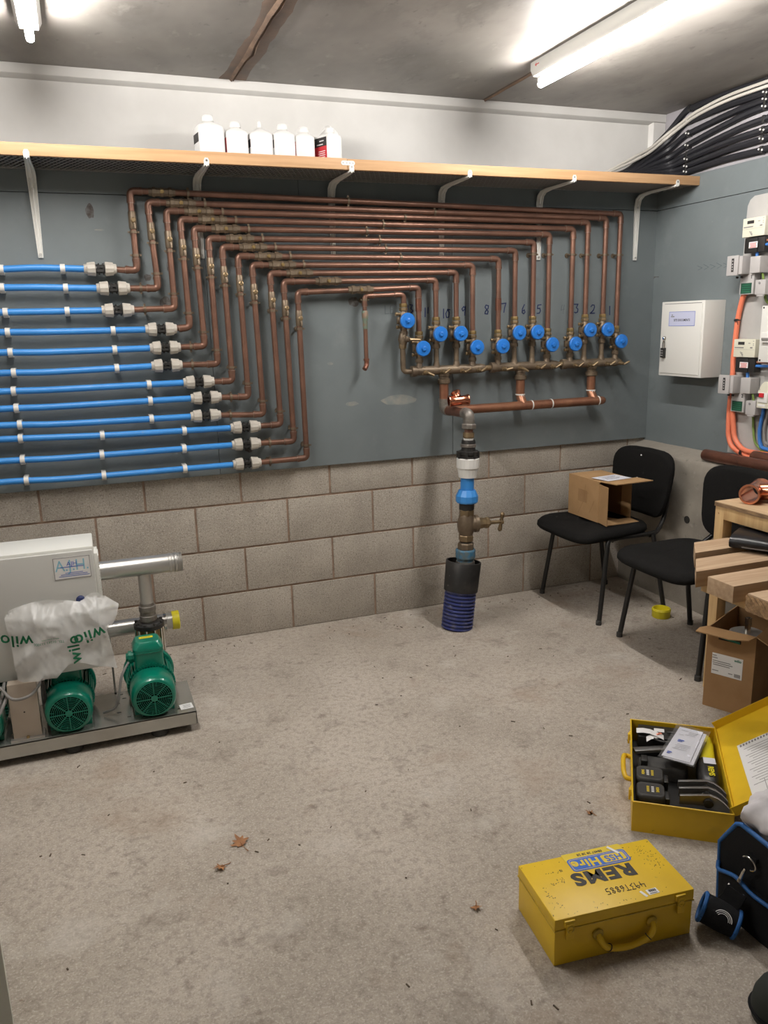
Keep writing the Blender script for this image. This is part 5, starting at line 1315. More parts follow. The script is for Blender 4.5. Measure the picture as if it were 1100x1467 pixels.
# copper fittings on the bench
def tee(loc, rz, label, sc=1.0):
    t = thing('copper_tee_fitting', label, 'pipe fitting', loc, rz, group='loose copper fittings')
    mb = MB(); r = .027 * sc
    for a, b in (((-.060 * sc, 0, r + .005), (.060 * sc, 0, r + .005)),):
        flared(mb, a, b, r)
    mb.build('run', M['copper_new'], t, local=True)
    mb = MB(); mb.lathe((0, 0, r + .005), (0.15, -1, 0.05), [(r * .5, r * .95), (.040 * sc, r), (.048 * sc, r + .004), (.055 * sc, r + .005), (.055 * sc, r - .003), (.02 * sc, r - .004)], 22, cap=False); mb.build('branch', M['copper_new'], t, local=True)
    return t
tee((1.312, -1.432, GZ), .50, 'bright copper tee lying on the plywood bench top', 1.3)
tee((1.345, -1.655, GZ), -.2, 'second bright copper tee at the right edge of the bench top', 1.0)
# black leather wallet on the planks
t = thing('leather_case', 'black folded leather case lying on the sawn planks', 'case', (1.15, -1.63, SZ1))
mb = MB(); cpt = V((1.185, -1.630, SZ1)); e1 = V((.80, .60, 0)).normalized(); 
ex = V((.52, -.855, 0)).normalized(); ey = V((.855, .52, 0)).normalized(); loops = []
for i in range(9):
    s = -.115 + .030 * i
    prof = []
    for k in range(18):
        a = 2 * math.pi * k / 18
        u = math.cos(a); v_ = math.sin(a)
        prof.append(cpt + ex * s + ey * (.030 + .105 * (abs(u) ** .7 * (1 if u > 0 else -1))) + V((0, 0, .0315 + .0225 * (abs(v_) ** .75 * (1 if v_ > 0 else -1)) * (1.25 + .10 * math.sin(i * .8)))))
    loops.append(prof)
mb.loft(loops); mb.build('cover', M['leather'], t, smooth=50)
mb = MB(); mb.hexa(cpt + ey * -.060 + ex * .02 + V((0, 0, .022)), ex * .09, ey * .012, (0, 0, .003)); mb.build('inner_fold', M['ink_grey'], t)

# cardboard carton of pump parts on the floor
L0 = V((1.070, -1.490, 0)); e1 = V((.447, -.894, 0)).normalized(); e2 = V((.894, .447, 0)).normalized(); W1, W2, HB = .182, .325, .330
t = thing('cardboard_carton', 'brown open cardboard carton with white label standing below the planks', 'box', L0 + e1 * W1 / 2 + e2 * W2 / 2)
up = V((0, 0, 1))
fr = MB().hexa(L0 + e1 * W1 / 2 + up * HB / 2 + e2 * .002, e1 * W1 / 2, e2 * .002, up * HB / 2).build('side_panel', M['card_dark'], t)
MB().hexa(L0 + e1 * W1 / 2 + up * HB / 2 + e2 * (W2 - .002), e1 * W1 / 2, e2 * .002, up * HB / 2).build('side_panel', M['card_dark'], t)
MB().hexa(L0 + e2 * W2 / 2 + up * HB / 2 + e1 * .002, e2 * (W2 / 2 - .004), e1 * .002, up * HB / 2).build('side_panel', M['card_dark'], t)
MB().hexa(L0 + e2 * W2 / 2 + up * HB / 2 + e1 * (W1 - .002), e2 * (W2 / 2 - .004), e1 * .002, up * HB / 2).build('side_panel', M['card_dark'], t)
MB().hexa(L0 + e1 * W1 / 2 + e2 * W2 / 2 + up * .003, e1 * (W1 / 2 - .004), e2 * (W2 / 2 - .004), up * .003).build('base_panel', M['card_dark'], t)
mb = MB(); lo_ = L0 + up * (HB + .001)
pf_ = [lo_ - e2 * .0, lo_ + e1 * W1, lo_ + e1 * (W1 - .015) - e2 * .040 - up * .006, lo_ + e1 * .10 - e2 * .060 - up * .010, lo_ - e1 * .022 - e2 * .064 - up * .006, lo_ - e1 * .020 - e2 * .03 - up * .001]
mb.loft([pf_, [q + up * .004 for q in pf_]]); mb.build('flap', M['card'], t)
MB().hexa(lo_ + e1 * (W1 + .030) + e2 * W2 / 2 - up * .014, e2 * W2 / 2, (e1 * .032 - up * .016), up * .002).build('flap', M['card'], t)
MB().hexa(L0 + e1 * .086 - e2 * .0006 + up * .300, e1 * .042, e2 * .0006, up * .010).build('hand_hole', M['dark_void'], fr, smooth=0)
MB().hexa(L0 + e1 * .090 - e2 * .0014 + up * .297, e1 * .034 - up * .004, e2 * .0008, up * .004).build('green_part', M['pump_green'], fr, smooth=0)
lb = MB().hexa(L0 + e1 * .083 - e2 * .0005 + up * .188, e1 * .058, e2 * .0005, up * .043).build('address_label', M['label_white'], fr, smooth=0)
ob = L0 - e2 * .0012
mb = MB()
for a, z, w_ in ((.034, .222, .008), (.036, .212, .010), (.062, .200, .034), (.066, .192, .038), (.062, .184, .032), (.040, .160, .012), (.098, .160, .008)): mb.hexa(ob + e1 * a + up * z, e1 * w_, e2 * .0003, up * .0016)
for k in range(9): mb.hexa(ob + e1 * (.113 + .0026 * k) + up * .158, e1 * .0008, e2 * .0003, up * .007)
mb.build('label_print', M['ink_grey'], lb, smooth=0)
text('label_print', 'wilo', .016, ob + e1 * .122 + up * .219, e1, up, M['pump_green'], lb, depth=.0002, bold=.0003)
t = thing('pump_part', 'round steel pump part with a toothed spindle inside the cardboard carton', 'pump part', L0 + e1 * .10 + e2 * .15 + up * .006)
cpt = L0 + e1 * .105 + e2 * .135
MB().lathe(cpt + up * .006, up, [(0, .060), (.22, .060), (.25, .066), (.285, .066), (.289, .058), (.285, .040)], 26).build('casing', M['steel'], t)
mb = MB()
for k in range(14):
    a = 2 * math.pi * k / 14; mb.hexa(cpt + up * .338 + V((math.cos(a), math.sin(a), 0)) * .0105, V((math.cos(a), math.sin(a), 0)) * .003, V((-math.sin(a), math.cos(a), 0)) * .0012, up * .014)
mb.lathe(cpt + up * .27, up, [(0, .016), (.02, .014), (.05, .0105), (.082, .0105), (.084, .008)], 16)
mb.build('spindle', M['silver'], t)
# ------------------------------------------------------------------ closed yellow tool case (local x along its front, local y to the back)
yc = thing('tool_case', 'closed yellow steel tool case with blue HSS Hire sticker', 'tool case', (-.006, -2.3285, 0), -.0976, group='yellow steel tool cases')
CW, CD, CH = .190, .1035, .131
loc = dict(local=True)
mb = MB(); mb.box(-CW + .002, CW - .002, -CD + .002, CD - .002, .0005, .100); mb.build('tray', M['case_yellow'], yc, bevel=.003, **loc)
mb = MB(); mb.box(-CW, CW, -CD, CD, .1005, CH); lid = mb.build('lid', M['case_yellow'], yc, bevel=.004, **loc)
mb = MB(); mb.box(-CW - .0008, CW + .0008, -CD - .0008, CD + .0008, .098, .1012); mb.build('lid_seam', M['case_edge'], yc, **loc)
for x in (-.152, .150):
    mb = MB(); mb.box(x - .014, x + .014, -CD - .005, -CD + .001, .108, .125); mb.box(x - .010, x + .010, -CD - .008, -CD - .002, .076, .118); c = mb.build('latch', M['case_yellow'], yc, bevel=.002, **loc)
    mb = MB(); mb.ring((x, -CD - .008, .104), (0, 1, 0), .0085, .0016, 16, 6); mb.build('latch_wire', M['case_edge'], c, **loc)
    MB().box(x - .004, x + .004, -CD - .0095, -CD - .006, .086, .103).build('latch_tongue', M['case_yellow'], c, bevel=.001, **loc)
hp = smooth_path([(-.074, -CD, .066), (-.073, -CD - .012, .060), (-.062, -CD - .016, .042), (-.040, -CD - .017, .031), (0, -CD - .018, .027), (.040, -CD - .017, .033), (.062, -CD - .016, .044), (.072, -CD - .012, .060), (.073, -CD, .066)])
h_ = MB().tube(hp, .0078, 10, sx=1.0).build('handle', M['case_yellow'], yc, **loc)
for x in (-.074, .073):
    MB().lathe((x, -CD - .0005, .066), (0, -1, 0), [(0, .015), (.003, .014), (.006, .009)], 14).build('handle_boss', M['case_edge'], yc, **loc)
for x in (-.052, .055):
    mb = MB(); mb.ring((x, -CD - .0165, .036 if x < 0 else .040), (1, 0, -.9 if x < 0 else .9), .0090, .0012, 14, 6); mb.build('handle_band', M['ink_black'], h_, **loc)
def WL(o, x, y, z):            # local point of a thing to the world
    return WM[o.name] @ V((x, y, z))
def flat(o, x, y, z, hx, hy, name, m, parent, hz=.0004, rot=0.0):
    ca, sa = math.cos(rot), math.sin(rot)
    return MB().hexa((x, y, z), (hx * ca, hx * sa, 0), (-hy * sa, hy * ca, 0), (0, 0, hz)).build(name, m, parent, smooth=0, local=True)
Rm = WM[yc.name].to_3x3(); RD = Rm @ V((-1, .02, 0)); UD = Rm @ V((-.02, -1, 0))
zt = CH + .0004
def pr(poly, o, x, y, z, name, m, parent, depth=.0005):
    return MB().prism(poly, (x, y, z), (1, 0, 0), (0, 1, 0), depth).build(name, m, parent, smooth=0, local=True)
st = pr(rrect(.170, .030, .004), yc, .018, .091, zt - .0002, 'sticker_strip', M['sticker_yellow'], lid)
bl = pr(rrect(.168, .048, .010), yc, .020, .060, zt, 'hire_sticker', M['hire_blue'], lid)
pr(rrect(.160, .041, .008), yc, .020, .060, zt + .0003, 'sticker_border', M['sticker_yellow'], bl, .0003)
pr(rrect(.157, .038, .007), yc, .020, .060, zt + .0005, 'sticker_field', M['hire_blue'], bl, .0003)
pr(rrect(.066, .030, .006), yc, .062, .060, zt + .0007, 'sticker_panel', M['sticker_yellow'], bl, .0003)
text('sticker_print', 'HSS', .031, WL(yc, .062, .060, zt + .0011), RD, UD, M['hire_blue'], bl, depth=.0001, bold=.0008, sx=.92, space=1.06)
text('sticker_print', 'Hire', .040, WL(yc, -.018, .060, zt + .0011), RD, UD, M['sticker_yellow'], bl, depth=.0001, bold=.0014, sx=1.0, space=1.1)
text('sticker_print', '08457 28 28 28', .0115, WL(yc, .010, .0935, zt + .0006), RD, UD, M['ink_black'], st, depth=.0001, bold=.0002)
text('lid_lettering', 'REMS', .060, WL(yc, .004, .010, zt), RD, UD, M['ink_black'], lid, depth=.0002, bold=.0028, sx=1.12, space=1.14)
text('lid_lettering', 'IS', .012, WL(yc, -.094, .052, zt), RD, UD, M['ink_black'], lid, depth=.0002)
sq = {'4': [[(.0, .02), (-.002, .009), (.010, .009)], [(.008, .016), (.007, 0)]], '9': [[(.009, .014), (.004, .020), (.0, .014), (.004, .010), (.009, .014), (.008, 0)]], '3': [[(0, .02), (.009, .02), (.004, .012), (.009, .006), (.0, 0)]], 'T': [[(0, .02), (.011, .02)], [(.006, .02), (.005, 0)]], '6': [[(.008, .02), (.001, .010), (.002, .001), (.008, .003), (.007, .010), (.001, .008)]], '8': [[(.004, .010), (.0, .016), (.004, .02), (.008, .016), (.004, .010), (0, .004), (.004, 0), (.008, .004), (.004, .010)]], '5': [[(.009, .02), (.001, .02), (.001, .011), (.008, .010), (.007, .002), (0, 0)]]}
for k, ch in enumerate('493T6885'):
    stroke('handwritten_code', [[(a + .0135 * k, b) for a, b in ln] for ln in sq[ch]], .0016, WL(yc, .080, -.043, zt), RD, UD, M['ink_black'], lid)
tg = flat(yc, .086, -.082, zt, .015, .009, 'asset_tag', M['label_white'], lid, rot=.05)
mb = MB()
for k in range(12): mb.hexa((.077 + .0017 * k, -.079, zt + .0006), (.0004 + .0002 * (k % 3), 0, 0), (0, .004, 0), (0, 0, .0001))
mb.hexa((.086, -.0875, zt + .0006), (.010, 0, 0), (0, .001, 0), (0, 0, .0001)); mb.build('barcode', M['ink_black'], tg, smooth=0, local=True)
flat(yc, .060, -.084, zt, .0035, .011, 'torn_tag', M['label_white'], lid, rot=.3)
M['grime'] = mat('scuffed_enamel', (.085, .065, .025), .7, c2=(.20, .14, .03), scale=90)
rs_ = random.Random(4); mb = MB()
for (x, y, w, h, n) in ((.140, .060, .030, .022, 30), (.152, .012, .022, .026, 26), (-.110, .020, .010, .008, 12), (-.135, .012, .006, .005, 7), (-.165, -.02, .010, .022, 12), (-.16, -.06, .012, .012, 9), (-.12, .05, .014, .005, 7), (.0, .085, .15, .012, 14), (.0, -.09, .17, .008, 22)):
    for k in range(n):
        a = rs_.gauss(.6, .6); l = rs_.uniform(.0006, .0024); q = (max(-.185, min(.185, x + rs_.gauss(0, w * .6))), max(-.1, min(.1, y + rs_.gauss(0, h * .6))), CH + .0001)
        mb.hexa(q, V((math.cos(a), math.sin(a), 0)) * l, V((-math.sin(a), math.cos(a), 0)) * rs_.uniform(.0003, .0010), (0, 0, .0003))
tag(mb.build('paint_scuffs', M['grime'], lid, smooth=0, local=True), kind='stuff')
flat(yc, .075, .085, zt + .0014, .004, .018, 'paint_chip', M['label_white'], lid, rot=.5, hz=.0002)

# ------------------------------------------------------------------ open yellow case: local x from the handle side to the hinge, local y along it
oc = thing('tool_case', 'open yellow steel tool case filled with press tool and batteries', 'tool case', (.298, -2.050, 0), -.6435, group='yellow steel tool cases')
OW, OL, OH = .283, .522, .100
w_ = .0025
mb = MB(); mb.box(0, OW, 0, OL, .0005, .004); mb.build('tray_floor', M['case_yellow'], oc, local=True)
for a in ((0, w_, 0, OL), (OW - w_, OW, 0, OL), (w_, OW - w_, 0, w_), (w_, OW - w_, OL - w_, OL)):
    MB().box(a[0], a[1], a[2], a[3], .004, OH).build('tray_side', M['case_yellow'], oc, local=True)
mb = MB(); mb.tube([(0, 0, OH), (OW, 0, OH)], .0028, 8); mb.tube([(0, OL, OH), (OW, OL, OH)], .0028, 8); mb.tube([(0, 0, OH), (0, OL, OH)], .0028, 8); mb.tube([(OW, 0, OH), (OW, OL, OH)], .0028, 8)
mb.build('rolled_rim', M['case_yellow'], oc, local=True)
MB().box(.006, OW - .006, .006, OL - .006, .004, .022).build('foam_liner', M['black'], oc, local=True)
for y in (.085, .435):
    mb = MB(); mb.box(-.006, .001, y - .013, y + .013, .072, .094); mb.box(-.010, -.004, y - .008, y + .008, .055, .090); mb.build('latch', M['case_yellow'], oc, bevel=.0015, local=True)
hp = smooth_path([(0, .185, .062), (-.016, .186, .066), (-.024, .205, .074), (-.026, .255, .078), (-.024, .305, .074), (-.016, .324, .066), (0, .325, .062)])
MB().tube(hp, .008, 10).build('handle', M['case_yellow'], oc, local=True)
an = math.radians(35); n1 = V((math.cos(an), 0, math.sin(an))); n2 = V((0, 1, 0)); n3 = V((-math.sin(an), 0, math.cos(an))); H0 = V((OW + .003, 0, OH - .002))
LW = .285
mb = MB(); mb.hexa(H0 + n1 * LW / 2 + n2 * OL / 2, n1 * LW / 2, n2 * OL / 2, n3 * .0012)
mb.hexa(H0 + n1 * LW / 2 + n2 * .0012 + n3 * .014, n1 * LW / 2, n2 * .0012, n3 * .014); mb.hexa(H0 + n1 * LW / 2 + n2 * (OL - .0012) + n3 * .014, n1 * LW / 2, n2 * .0012, n3 * .014)
mb.hexa(H0 + n1 * (LW - .0012) + n2 * OL / 2 + n3 * .014, n1 * .0012, n2 * OL / 2, n3 * .014); mb.hexa(H0 + n1 * .0012 + n2 * OL / 2 + n3 * .006, n1 * .0012, n2 * OL / 2, n3 * .006)
ol = mb.build('lid', M['case_yellow'], oc, local=True)
MB().tube([H0 + V((-.002, .02, 0)), H0 + V((-.002, OL - .02, 0))], .004, 8).build('hinge', M['case_edge'], oc, local=True)
mb = MB(); pc = [(.062, .045), (.270, .052), (.270, .350), (.056, .354)]
pts = [H0 + n1 * a + n2 * b + n3 * .0022 for a, b in pc]; mb.loft([pts, [q + n3 * .0005 for q in pts]]); ip = mb.build('instruction_sheet', M['label_white'], ol, local=True, smooth=0)
mb = MB()
for k in range(16): mb.hexa(H0 + n1 * (.160) + n2 * (.315 - .014 * k) + n3 * .0030, n1 * (.085 - .01 * (k % 3)), n2 * .0011, n3 * .0001)
for k in range(20): mb.hexa(H0 + n1 * (.068 + .010 * k) + n2 * .342 + n3 * .0030, n1 * .003, n2 * .006, n3 * .0001)
mb.hexa(H0 + n1 * .11 + n2 * .085 + n3 * .0030, n1 * .0008, n2 * .035, n3 * .0001)
mb.build('printed_lines', M['ink_grey'], ip, local=True, smooth=0)
MB().hexa(H0 + n1 * .075 + n2 * .018 + n3 * .0016, n1 * .012, n2 * .004, n3 * .0003).build('lid_mark', M['ink_black'], ol, local=True, smooth=0)

def inside_thing(name, label, cat, x, y, z, group=None):
    t = thing(name, label, cat, WM[oc.name] @ V((x, y, z)), -.6435, group)
    t['_o'] = 0; del t['_o']
    return t
def lb_(mb, name, m, t, off, **k):
    """parts drawn in the open case's own frame"""
    o_ = V(off)
    mb.v = [q - o_ for q in mb.v]
    return mb.build(name, m, t, local=True, **k)
# charger
of = (.095, .485, .022); t = inside_thing('battery_charger', 'black battery charger with white label in the back of the open case', 'charger', *of)
mb = MB(); mb.box(.024, .166, .418, .508, .022, .094); c = lb_(mb, 'casing', M['black'], t, of, bevel=.006)
mb = MB(); mb.box(.078, .112, .462, .486, .0942, .0946); lb_(mb, 'rating_label', M['label_white'], c, of, smooth=0)
mb = MB(); mb.lathe((.140, .455, .094), (0, 0, 1), [(0, .015), (.004, .015), (.005, .011), (.002, .010)], 18); lb_(mb, 'dial', M['black_rubber'], c, of)
mb = MB(); mb.tube(smooth_path([(.10, .420, .085), (.075, .405, .098), (.10, .385, .10), (.14, .40, .098), (.15, .44, .104), (.12, .452, .102)]), .0035, 8); lb_(mb, 'lead', M['black_rubber'], c, of)
# paper tags
of = (.06, .44, .098); t = inside_thing('paper_tag', 'curled white paper tag lying against the charger in the open case', 'tag', *of)
mb = MB(); mb.loft([[(.018 + .0225 * k, .462 - .006 * k + dy, .100 + .008 * math.sin(k * .9)) for k in range(5)] for dy in (0, -.034)], cap=False, closed=False); lb_(mb, 'sheet', M['label_white'], t, of)
mb = MB(); mb.loft([[(.05 + .016 * k, .415 + .012 * k + dy, .096 + .006 * math.sin(k * 1.1)) for k in range(5)] for dy in (0, -.036)], cap=False, closed=False); fl_ = lb_(mb, 'folded_leaf', M['label_white'], t, of)
o_ = WM[oc.name] @ V((.088, .428, .1035)); text('leaf_print', 'REMS', .014, o_, WM[oc.name].to_3x3() @ V((.8, .6, 0)), WM[oc.name].to_3x3() @ V((-.6, .8, 0)), M['orange'], t, depth=.0001, bold=.0006)
# batteries
for i, (y0, rot) in enumerate(((.152, 0), (.057, 1))):
    of = (.055, y0 + .044, .022); t = inside_thing('tool_battery', 'black tool battery with printed label, %s in the open case' % ('behind the other' if i == 0 else 'nearest the case corner'), 'battery', *of, group='black tool batteries in the open case')
    mb = MB(); mb.loft([[(.055 + u, y0 + .043 + v_, z) for u, v_ in rrect(.086 * s, .082 * s, .016, 4)] for z, s in ((.022, .97), (.075, 1), (.084, .97), (.0875, .90))]); c = lb_(mb, 'casing', M['black_rubber'], t, of, smooth=40)
    mb = MB(); mb.prism(rrect(.068, .052, .010), (.055, y0 + .043, .0876), (1, 0, 0), (0, 1, 0), .0005); lab = lb_(mb, 'label_field', M['ink_black'], c, of, smooth=0)
    R3 = WM[oc.name].to_3x3(); rd = R3 @ V((0, 1, 0)) if i == 0 else R3 @ V((0, -1, 0)); ud = R3 @ V((-1, 0, 0)) if i == 0 else R3 @ V((1, 0, 0))
    for q, (s, dx, m, sz) in enumerate((('REMS', -.020, 'sticker_yellow', .012), ('Li-Ion', -.006, 'label_white', .010), ('14,4 V', .008, 'sticker_yellow', .013))):
        xx = .055 + (dx if i == 0 else -dx)
        if s == 'REMS':
            text('label_print', s, sz, WM[oc.name] @ V((xx, y0 + .043, .0884)), rd, ud, M[m], lab, depth=.0001, bold=.0003)
        else:
            for k in range(4):
                mb = MB(); mb.box(xx - .004, xx + .004, y0 + .028 + .0085 * k, y0 + .0325 + .0085 * k, .0882, .0885); lb_(mb, 'label_print', M[m], lab, of, smooth=0)
    mb = MB(); mb.box(.098, .112, y0 + .02, y0 + .066, .03, .075); lb_(mb, 'clip_end', M['black'], t, of, bevel=.004)
# press jaws
for i, (y0, nm) in enumerate(((.160, 'farthest'), (.121, 'middle'), (.080, 'nearest'))):
    of = (.20, y0, .03); t = inside_thing('press_jaw', 'grey steel press jaw, %s of the three in the open case' % nm, 'press jaw', *of, group='press jaws in the open case')
    path = [(.138, y0), (.185, y0 + .012), (.225, y0 + .022), (.245, y0 + .012), (.262, y0 - .012), (.274, y0 - .040)]
    mb = MB(); loops = []
    for k, (x, y) in enumerate(path):
        hh = (.018, .020, .026, .026, .022, .012)[k]
        loops.append([(x, y - .0055, .094 - hh * 1.6), (x, y + .0055, .094 - hh * 1.6), (x, y + .0055, .094), (x, y - .0055, .094)])
    mb.loft(loops); lb_(mb, 'jaw_plate', M['steel_dark'], t, of, bevel=.0015)
    mb = MB(); mb.lathe((.222, y0 + .0165, .070), (0, -1, 0), [(-.004, .014), (.010, .014), (.012, .010)], 16); lb_(mb, 'pivot_bolt', M['black'], t, of)
# press tool
of = (.24, .34, .03); t = inside_thing('press_tool', 'black and yellow press tool lying along the hinge of the open case', 'power tool', *of)
mb = MB(); mb.loft([[(.247 + dx + u, y, .062 + v_) for u, v_ in rrect(a, b, .016, 4)] for y, a, b, dx in ((.500, .030, .044, .0), (.485, .040, .054, .0), (.43, .046, .060, 0), (.37, .044, .060, -.002), (.325, .050, .062, -.006))]); lb_(mb, 'yellow_grip', M['yellow_cap'], t, of, smooth=40)
mb = MB(); mb.loft([[(.242 + dx + u, y, .060 + v_) for u, v_ in rrect(a, b, .018, 4)] for y, a, b, dx in ((.330, .056, .064, -.002), (.30, .066, .068, -.004), (.22, .062, .066, -.006), (.195, .052, .056, -.004), (.185, .036, .04, -.004))]); bd = lb_(mb, 'black_body', M['black'], t, of, smooth=40)
mb = MB(); mb.box(.225, .262, .285, .322, .0946, .0952); lb_(mb, 'data_plate', M['paper'], bd, of, smooth=0)
R3 = WM[oc.name].to_3x3(); text('body_print', 'REMS', .024, WM[oc.name] @ V((.243, .240, .0948)), R3 @ V((0, -1, 0)), R3 @ V((1, 0, 0)), M['yellow_cap'], bd, depth=.0003, bold=.0008)
mb = MB(); mb.tube([(.244, .505, .062), (.235, .512, .072), (.215, .508, .080)], .012, 10); lb_(mb, 'nose', M['black_rubber'], t, of)
# grey bar and dark parts between charger and batteries
of = (.07, .36, .03); t = inside_thing('hinged_tool', 'grey steel bar with black hinge block across the open case', 'tool', *of)
mb = MB(); mb.hexa((.075, .362, .080), (.066, .020, .002), (-.004, .013, 0), (0, 0, .006)); lb_(mb, 'bar', M['steel_dark'], t, of, bevel=.002)
mb = MB(); mb.loft([[(.10 + u, .300 + v_, z) for u, v_ in rrect(.16 * s, .075 * s, .02, 4)] for z, s in ((.024, 1), (.06, 1), (.068, .9))]); lb_(mb, 'hinge_block', M['black_rubber'], t, of, smooth=40)
mb = MB(); mb.box(.03, .052, .27, .31, .05, .086); lb_(mb, 'lug', M['black'], t, of, bevel=.004)
# papers in a clear sleeve
of = (.17, .36, .10); t = inside_thing('document_sleeve', 'clear plastic sleeve of folded papers on top of the press tool', 'papers', *of)
A, B_, C_, D_ = V((.168, .488, .104)), V((.240, .442, .116)), V((.182, .240, .108)), V((.098, .282, .100))
for j, (dz, sh_) in enumerate(((0, .0), (.0016, .006), (.0032, -.004))):
    mb = MB(); q = [p_ + V((sh_, -sh_, dz)) for p_ in (A, B_, C_, D_)]; mb.loft([q, [p_ + V((0, 0, .0010)) for p_ in q]]); sheet = lb_(mb, 'paper_sheet', M['paper'], t, of, smooth=0)
def on(u, v_): return A + (B_ - A) * u + (D_ - A) * v_ + V((-.004, .004, .0052))
mb = MB()
for (u0, u1, v0) in ((.15, .45, .10), (.50, .85, .12), (.50, .85, .17), (.40, .80, .22), (.15, .35, .25), (.30, .85, .55), (.25, .85, .60), (.30, .80, .65), (.20, .8, .70)):
    a, b = on(u0, v0), on(u1, v0); d = (b - a); s = (D_ - A).normalized() * .0009
    mb.add([a - s, b - s, b + s, a + s], [(0, 1, 2, 3)])
lb_(mb, 'printed_lines', M['ink_grey'], sheet, of, smooth=0)
mb = MB()
for (u0, u1, v0) in ((.12, .30, .84), (.12, .25, .88), (.25, .50, .42), (.25, .45, .46)):
    a, b = on(u0, v0), on(u1, v0); s = (D_ - A).normalized() * .0030
    mb.add([a - s, b - s, b + s, a + s], [(0, 1, 2, 3)])
lb_(mb, 'blue_print', M['border_blue'], sheet, of, smooth=0)
q = [p_ + V((0, 0, .0065)) for p_ in (A + V((-.012, .022, 0)), B_ + V((.020, .006, 0)), C_ + V((.006, -.024, 0)), D_ + V((-.016, -.010, 0)))]
mb = MB(); loops = []
for i in range(9):
    loops.append([(q[0] + (q[1] - q[0]) * (j / 7)) * (1 - i / 8) + (q[3] + (q[2] - q[3]) * (j / 7)) * (i / 8) + V((0, 0, .004 * mnoise.noise(V((i * .9, j * .9, 1))))) for j in range(8)])
mb.loft(loops, cap=False, closed=False); lb_(mb, 'clear_sleeve', M['sleeve_film'], t, of, smooth=60)

# ------------------------------------------------------------------ tool bag at the right edge
tb = thing('tool_bag', 'black open tool bag edged with blue tape at the right edge', 'bag', (.45, -2.56, 0))
FXB = .320
gable = [(-2.380, .0), (-2.372, .172), (-2.429, .261), (-2.66, .250), (-2.72, .17), (-2.715, 0)]
def gpts(x, sh=0.0): return [(x, y, z) for y, z in gable]
mb = MB(); mb.loft([gpts(FXB), gpts(FXB + .010)]); mb.build('end_panel', M['nylon'], tb, bevel=.003)
mb = MB(); mb.loft([gpts(.66), gpts(.67)]); mb.build('end_panel', M['nylon'], tb, bevel=.003)
mb = MB(); mb.box(FXB + .010, .66, -2.388, -2.378, 0, .172); mb.build('side_panel', M['nylon'], tb)
mb = MB(); mb.box(FXB + .010, .66, -2.722, -2.712, 0, .170); mb.build('side_panel', M['nylon'], tb)
mb = MB(); mb.box(FXB + .010, .66, -2.712, -2.388, .0005, .012); mb.build('bag_floor', M['nylon'], tb)
for x in (FXB + .003, .665):
    MB().tube([(x, -2.380, .004), (x, -2.371, .172), (x, -2.388, .200), (x, -2.421, .254), (x, -2.435, .262), (x, -2.66, .251), (x, -2.72, .17), (x, -2.715, .004)], .0062, 10).build('blue_binding', M['binding'], tb)
MB().tube([(FXB + .006, -2.377, .172), (.66, -2.383, .172)], .006, 10).build('blue_binding', M['binding'], tb)
mb = MB(); mb.loft([[(FXB - .001, -2.383, z0), (FXB - .013, -2.40, z0), (FXB - .017, -2.455, z0), (FXB - .015, -2.54, z0), (FXB - .001, -2.70, z0), (FXB - .001, -2.60, z0), (FXB - .001, -2.45, z0)] for z0 in (.003,)] + [[(FXB - .001, -2.377, .102), (FXB - .014, -2.40, .110), (FXB - .018, -2.455, .126), (FXB - .016, -2.54, .124), (FXB - .001, -2.70, .12), (FXB - .001, -2.60, .12), (FXB - .001, -2.45, .12)]])
fp = mb.build('front_pocket', M['nylon'], tb)
MB().tube(smooth_path([(FXB - .002, -2.376, .118), (FXB - .012, -2.388, .104), (FXB - .016, -2.42, .117), (FXB - .019, -2.455, .128), (FXB - .019, -2.50, .118), (FXB - .017, -2.545, .118), (FXB - .002, -2.70, .124)]), .0055, 10).build('blue_binding', M['binding'], fp)
mb = MB(); mb.box(FXB + .02, FXB + .16, -2.378, -2.362, .004, .128); mb.build('side_pocket', M['nylon'], tb, bevel=.004)
MB().tube([(FXB + .02, -2.366, .129), (FXB + .16, -2.366, .129)], .005, 8).build('blue_binding', M['binding'], tb)
cc = V((FXB - .012, -2.483, .186))
mb = MB(); mb.ring(cc, (1, .1, .15), .019, .0024, 24, 8, -2.6, 1.4); mb.build('d_ring', M['silver'], tb)
mb = MB(); mb.hexa(cc + V((.006, -.004, .018)), (.004, 0, 0), (0, .014, .002), (0, 0, .006)); mb.build('ring_tab', M['nylon'], tb)
mb = MB(); mb.tube(smooth_path([cc + V((-.004, .006, -.018)), cc + V((-.008, .009, -.032)), cc + V((-.012, .011, -.046)), cc + V((-.016, .012, -.056))]), [.0035] * 4 + [.0042] * 10 + [.005] * 5, 8); mb.build('swivel_clip', M['silver'], tb)
# strap and holster cuff hanging from the clip
cf = thing('tool_holster', 'black holster cuff with blue edging and white emblem on the floor', 'holster', (.245, -2.475, 0))
r0 = cc + V((-.022, .012, -.066))
mb = MB(); mb.ring(r0 + V((0, .0, -.012)), (1, .15, .2), .021, .0024, 22, 8, .0, 3.4); mb.build('strap_ring', M['silver'], cf)
mb = MB(); s0 = r0 + V((-.004, .0, -.014)); loops = []
for k, (dx, dy, dz) in enumerate(((.002, -.006, .004), (-.008, -.002, -.022), (-.022, .006, -.042), (-.040, .012, -.055))):
    c0_ = s0 + V((dx, dy, dz)); sw_ = V((.007, -.024, -.003)); loops.append([c0_ - sw_, c0_ + sw_, c0_ + sw_ + V((-.0025, 0, .001)), c0_ - sw_ + V((-.0025, 0, .001))])
mb.loft(loops); mb.build('strap', M['nylon'], cf)
ca_, cb_ = V((.212, -2.440, .060)), V((.266, -2.500, .036)); ax = (cb_ - ca_).normalized(); LL = (cb_ - ca_).length
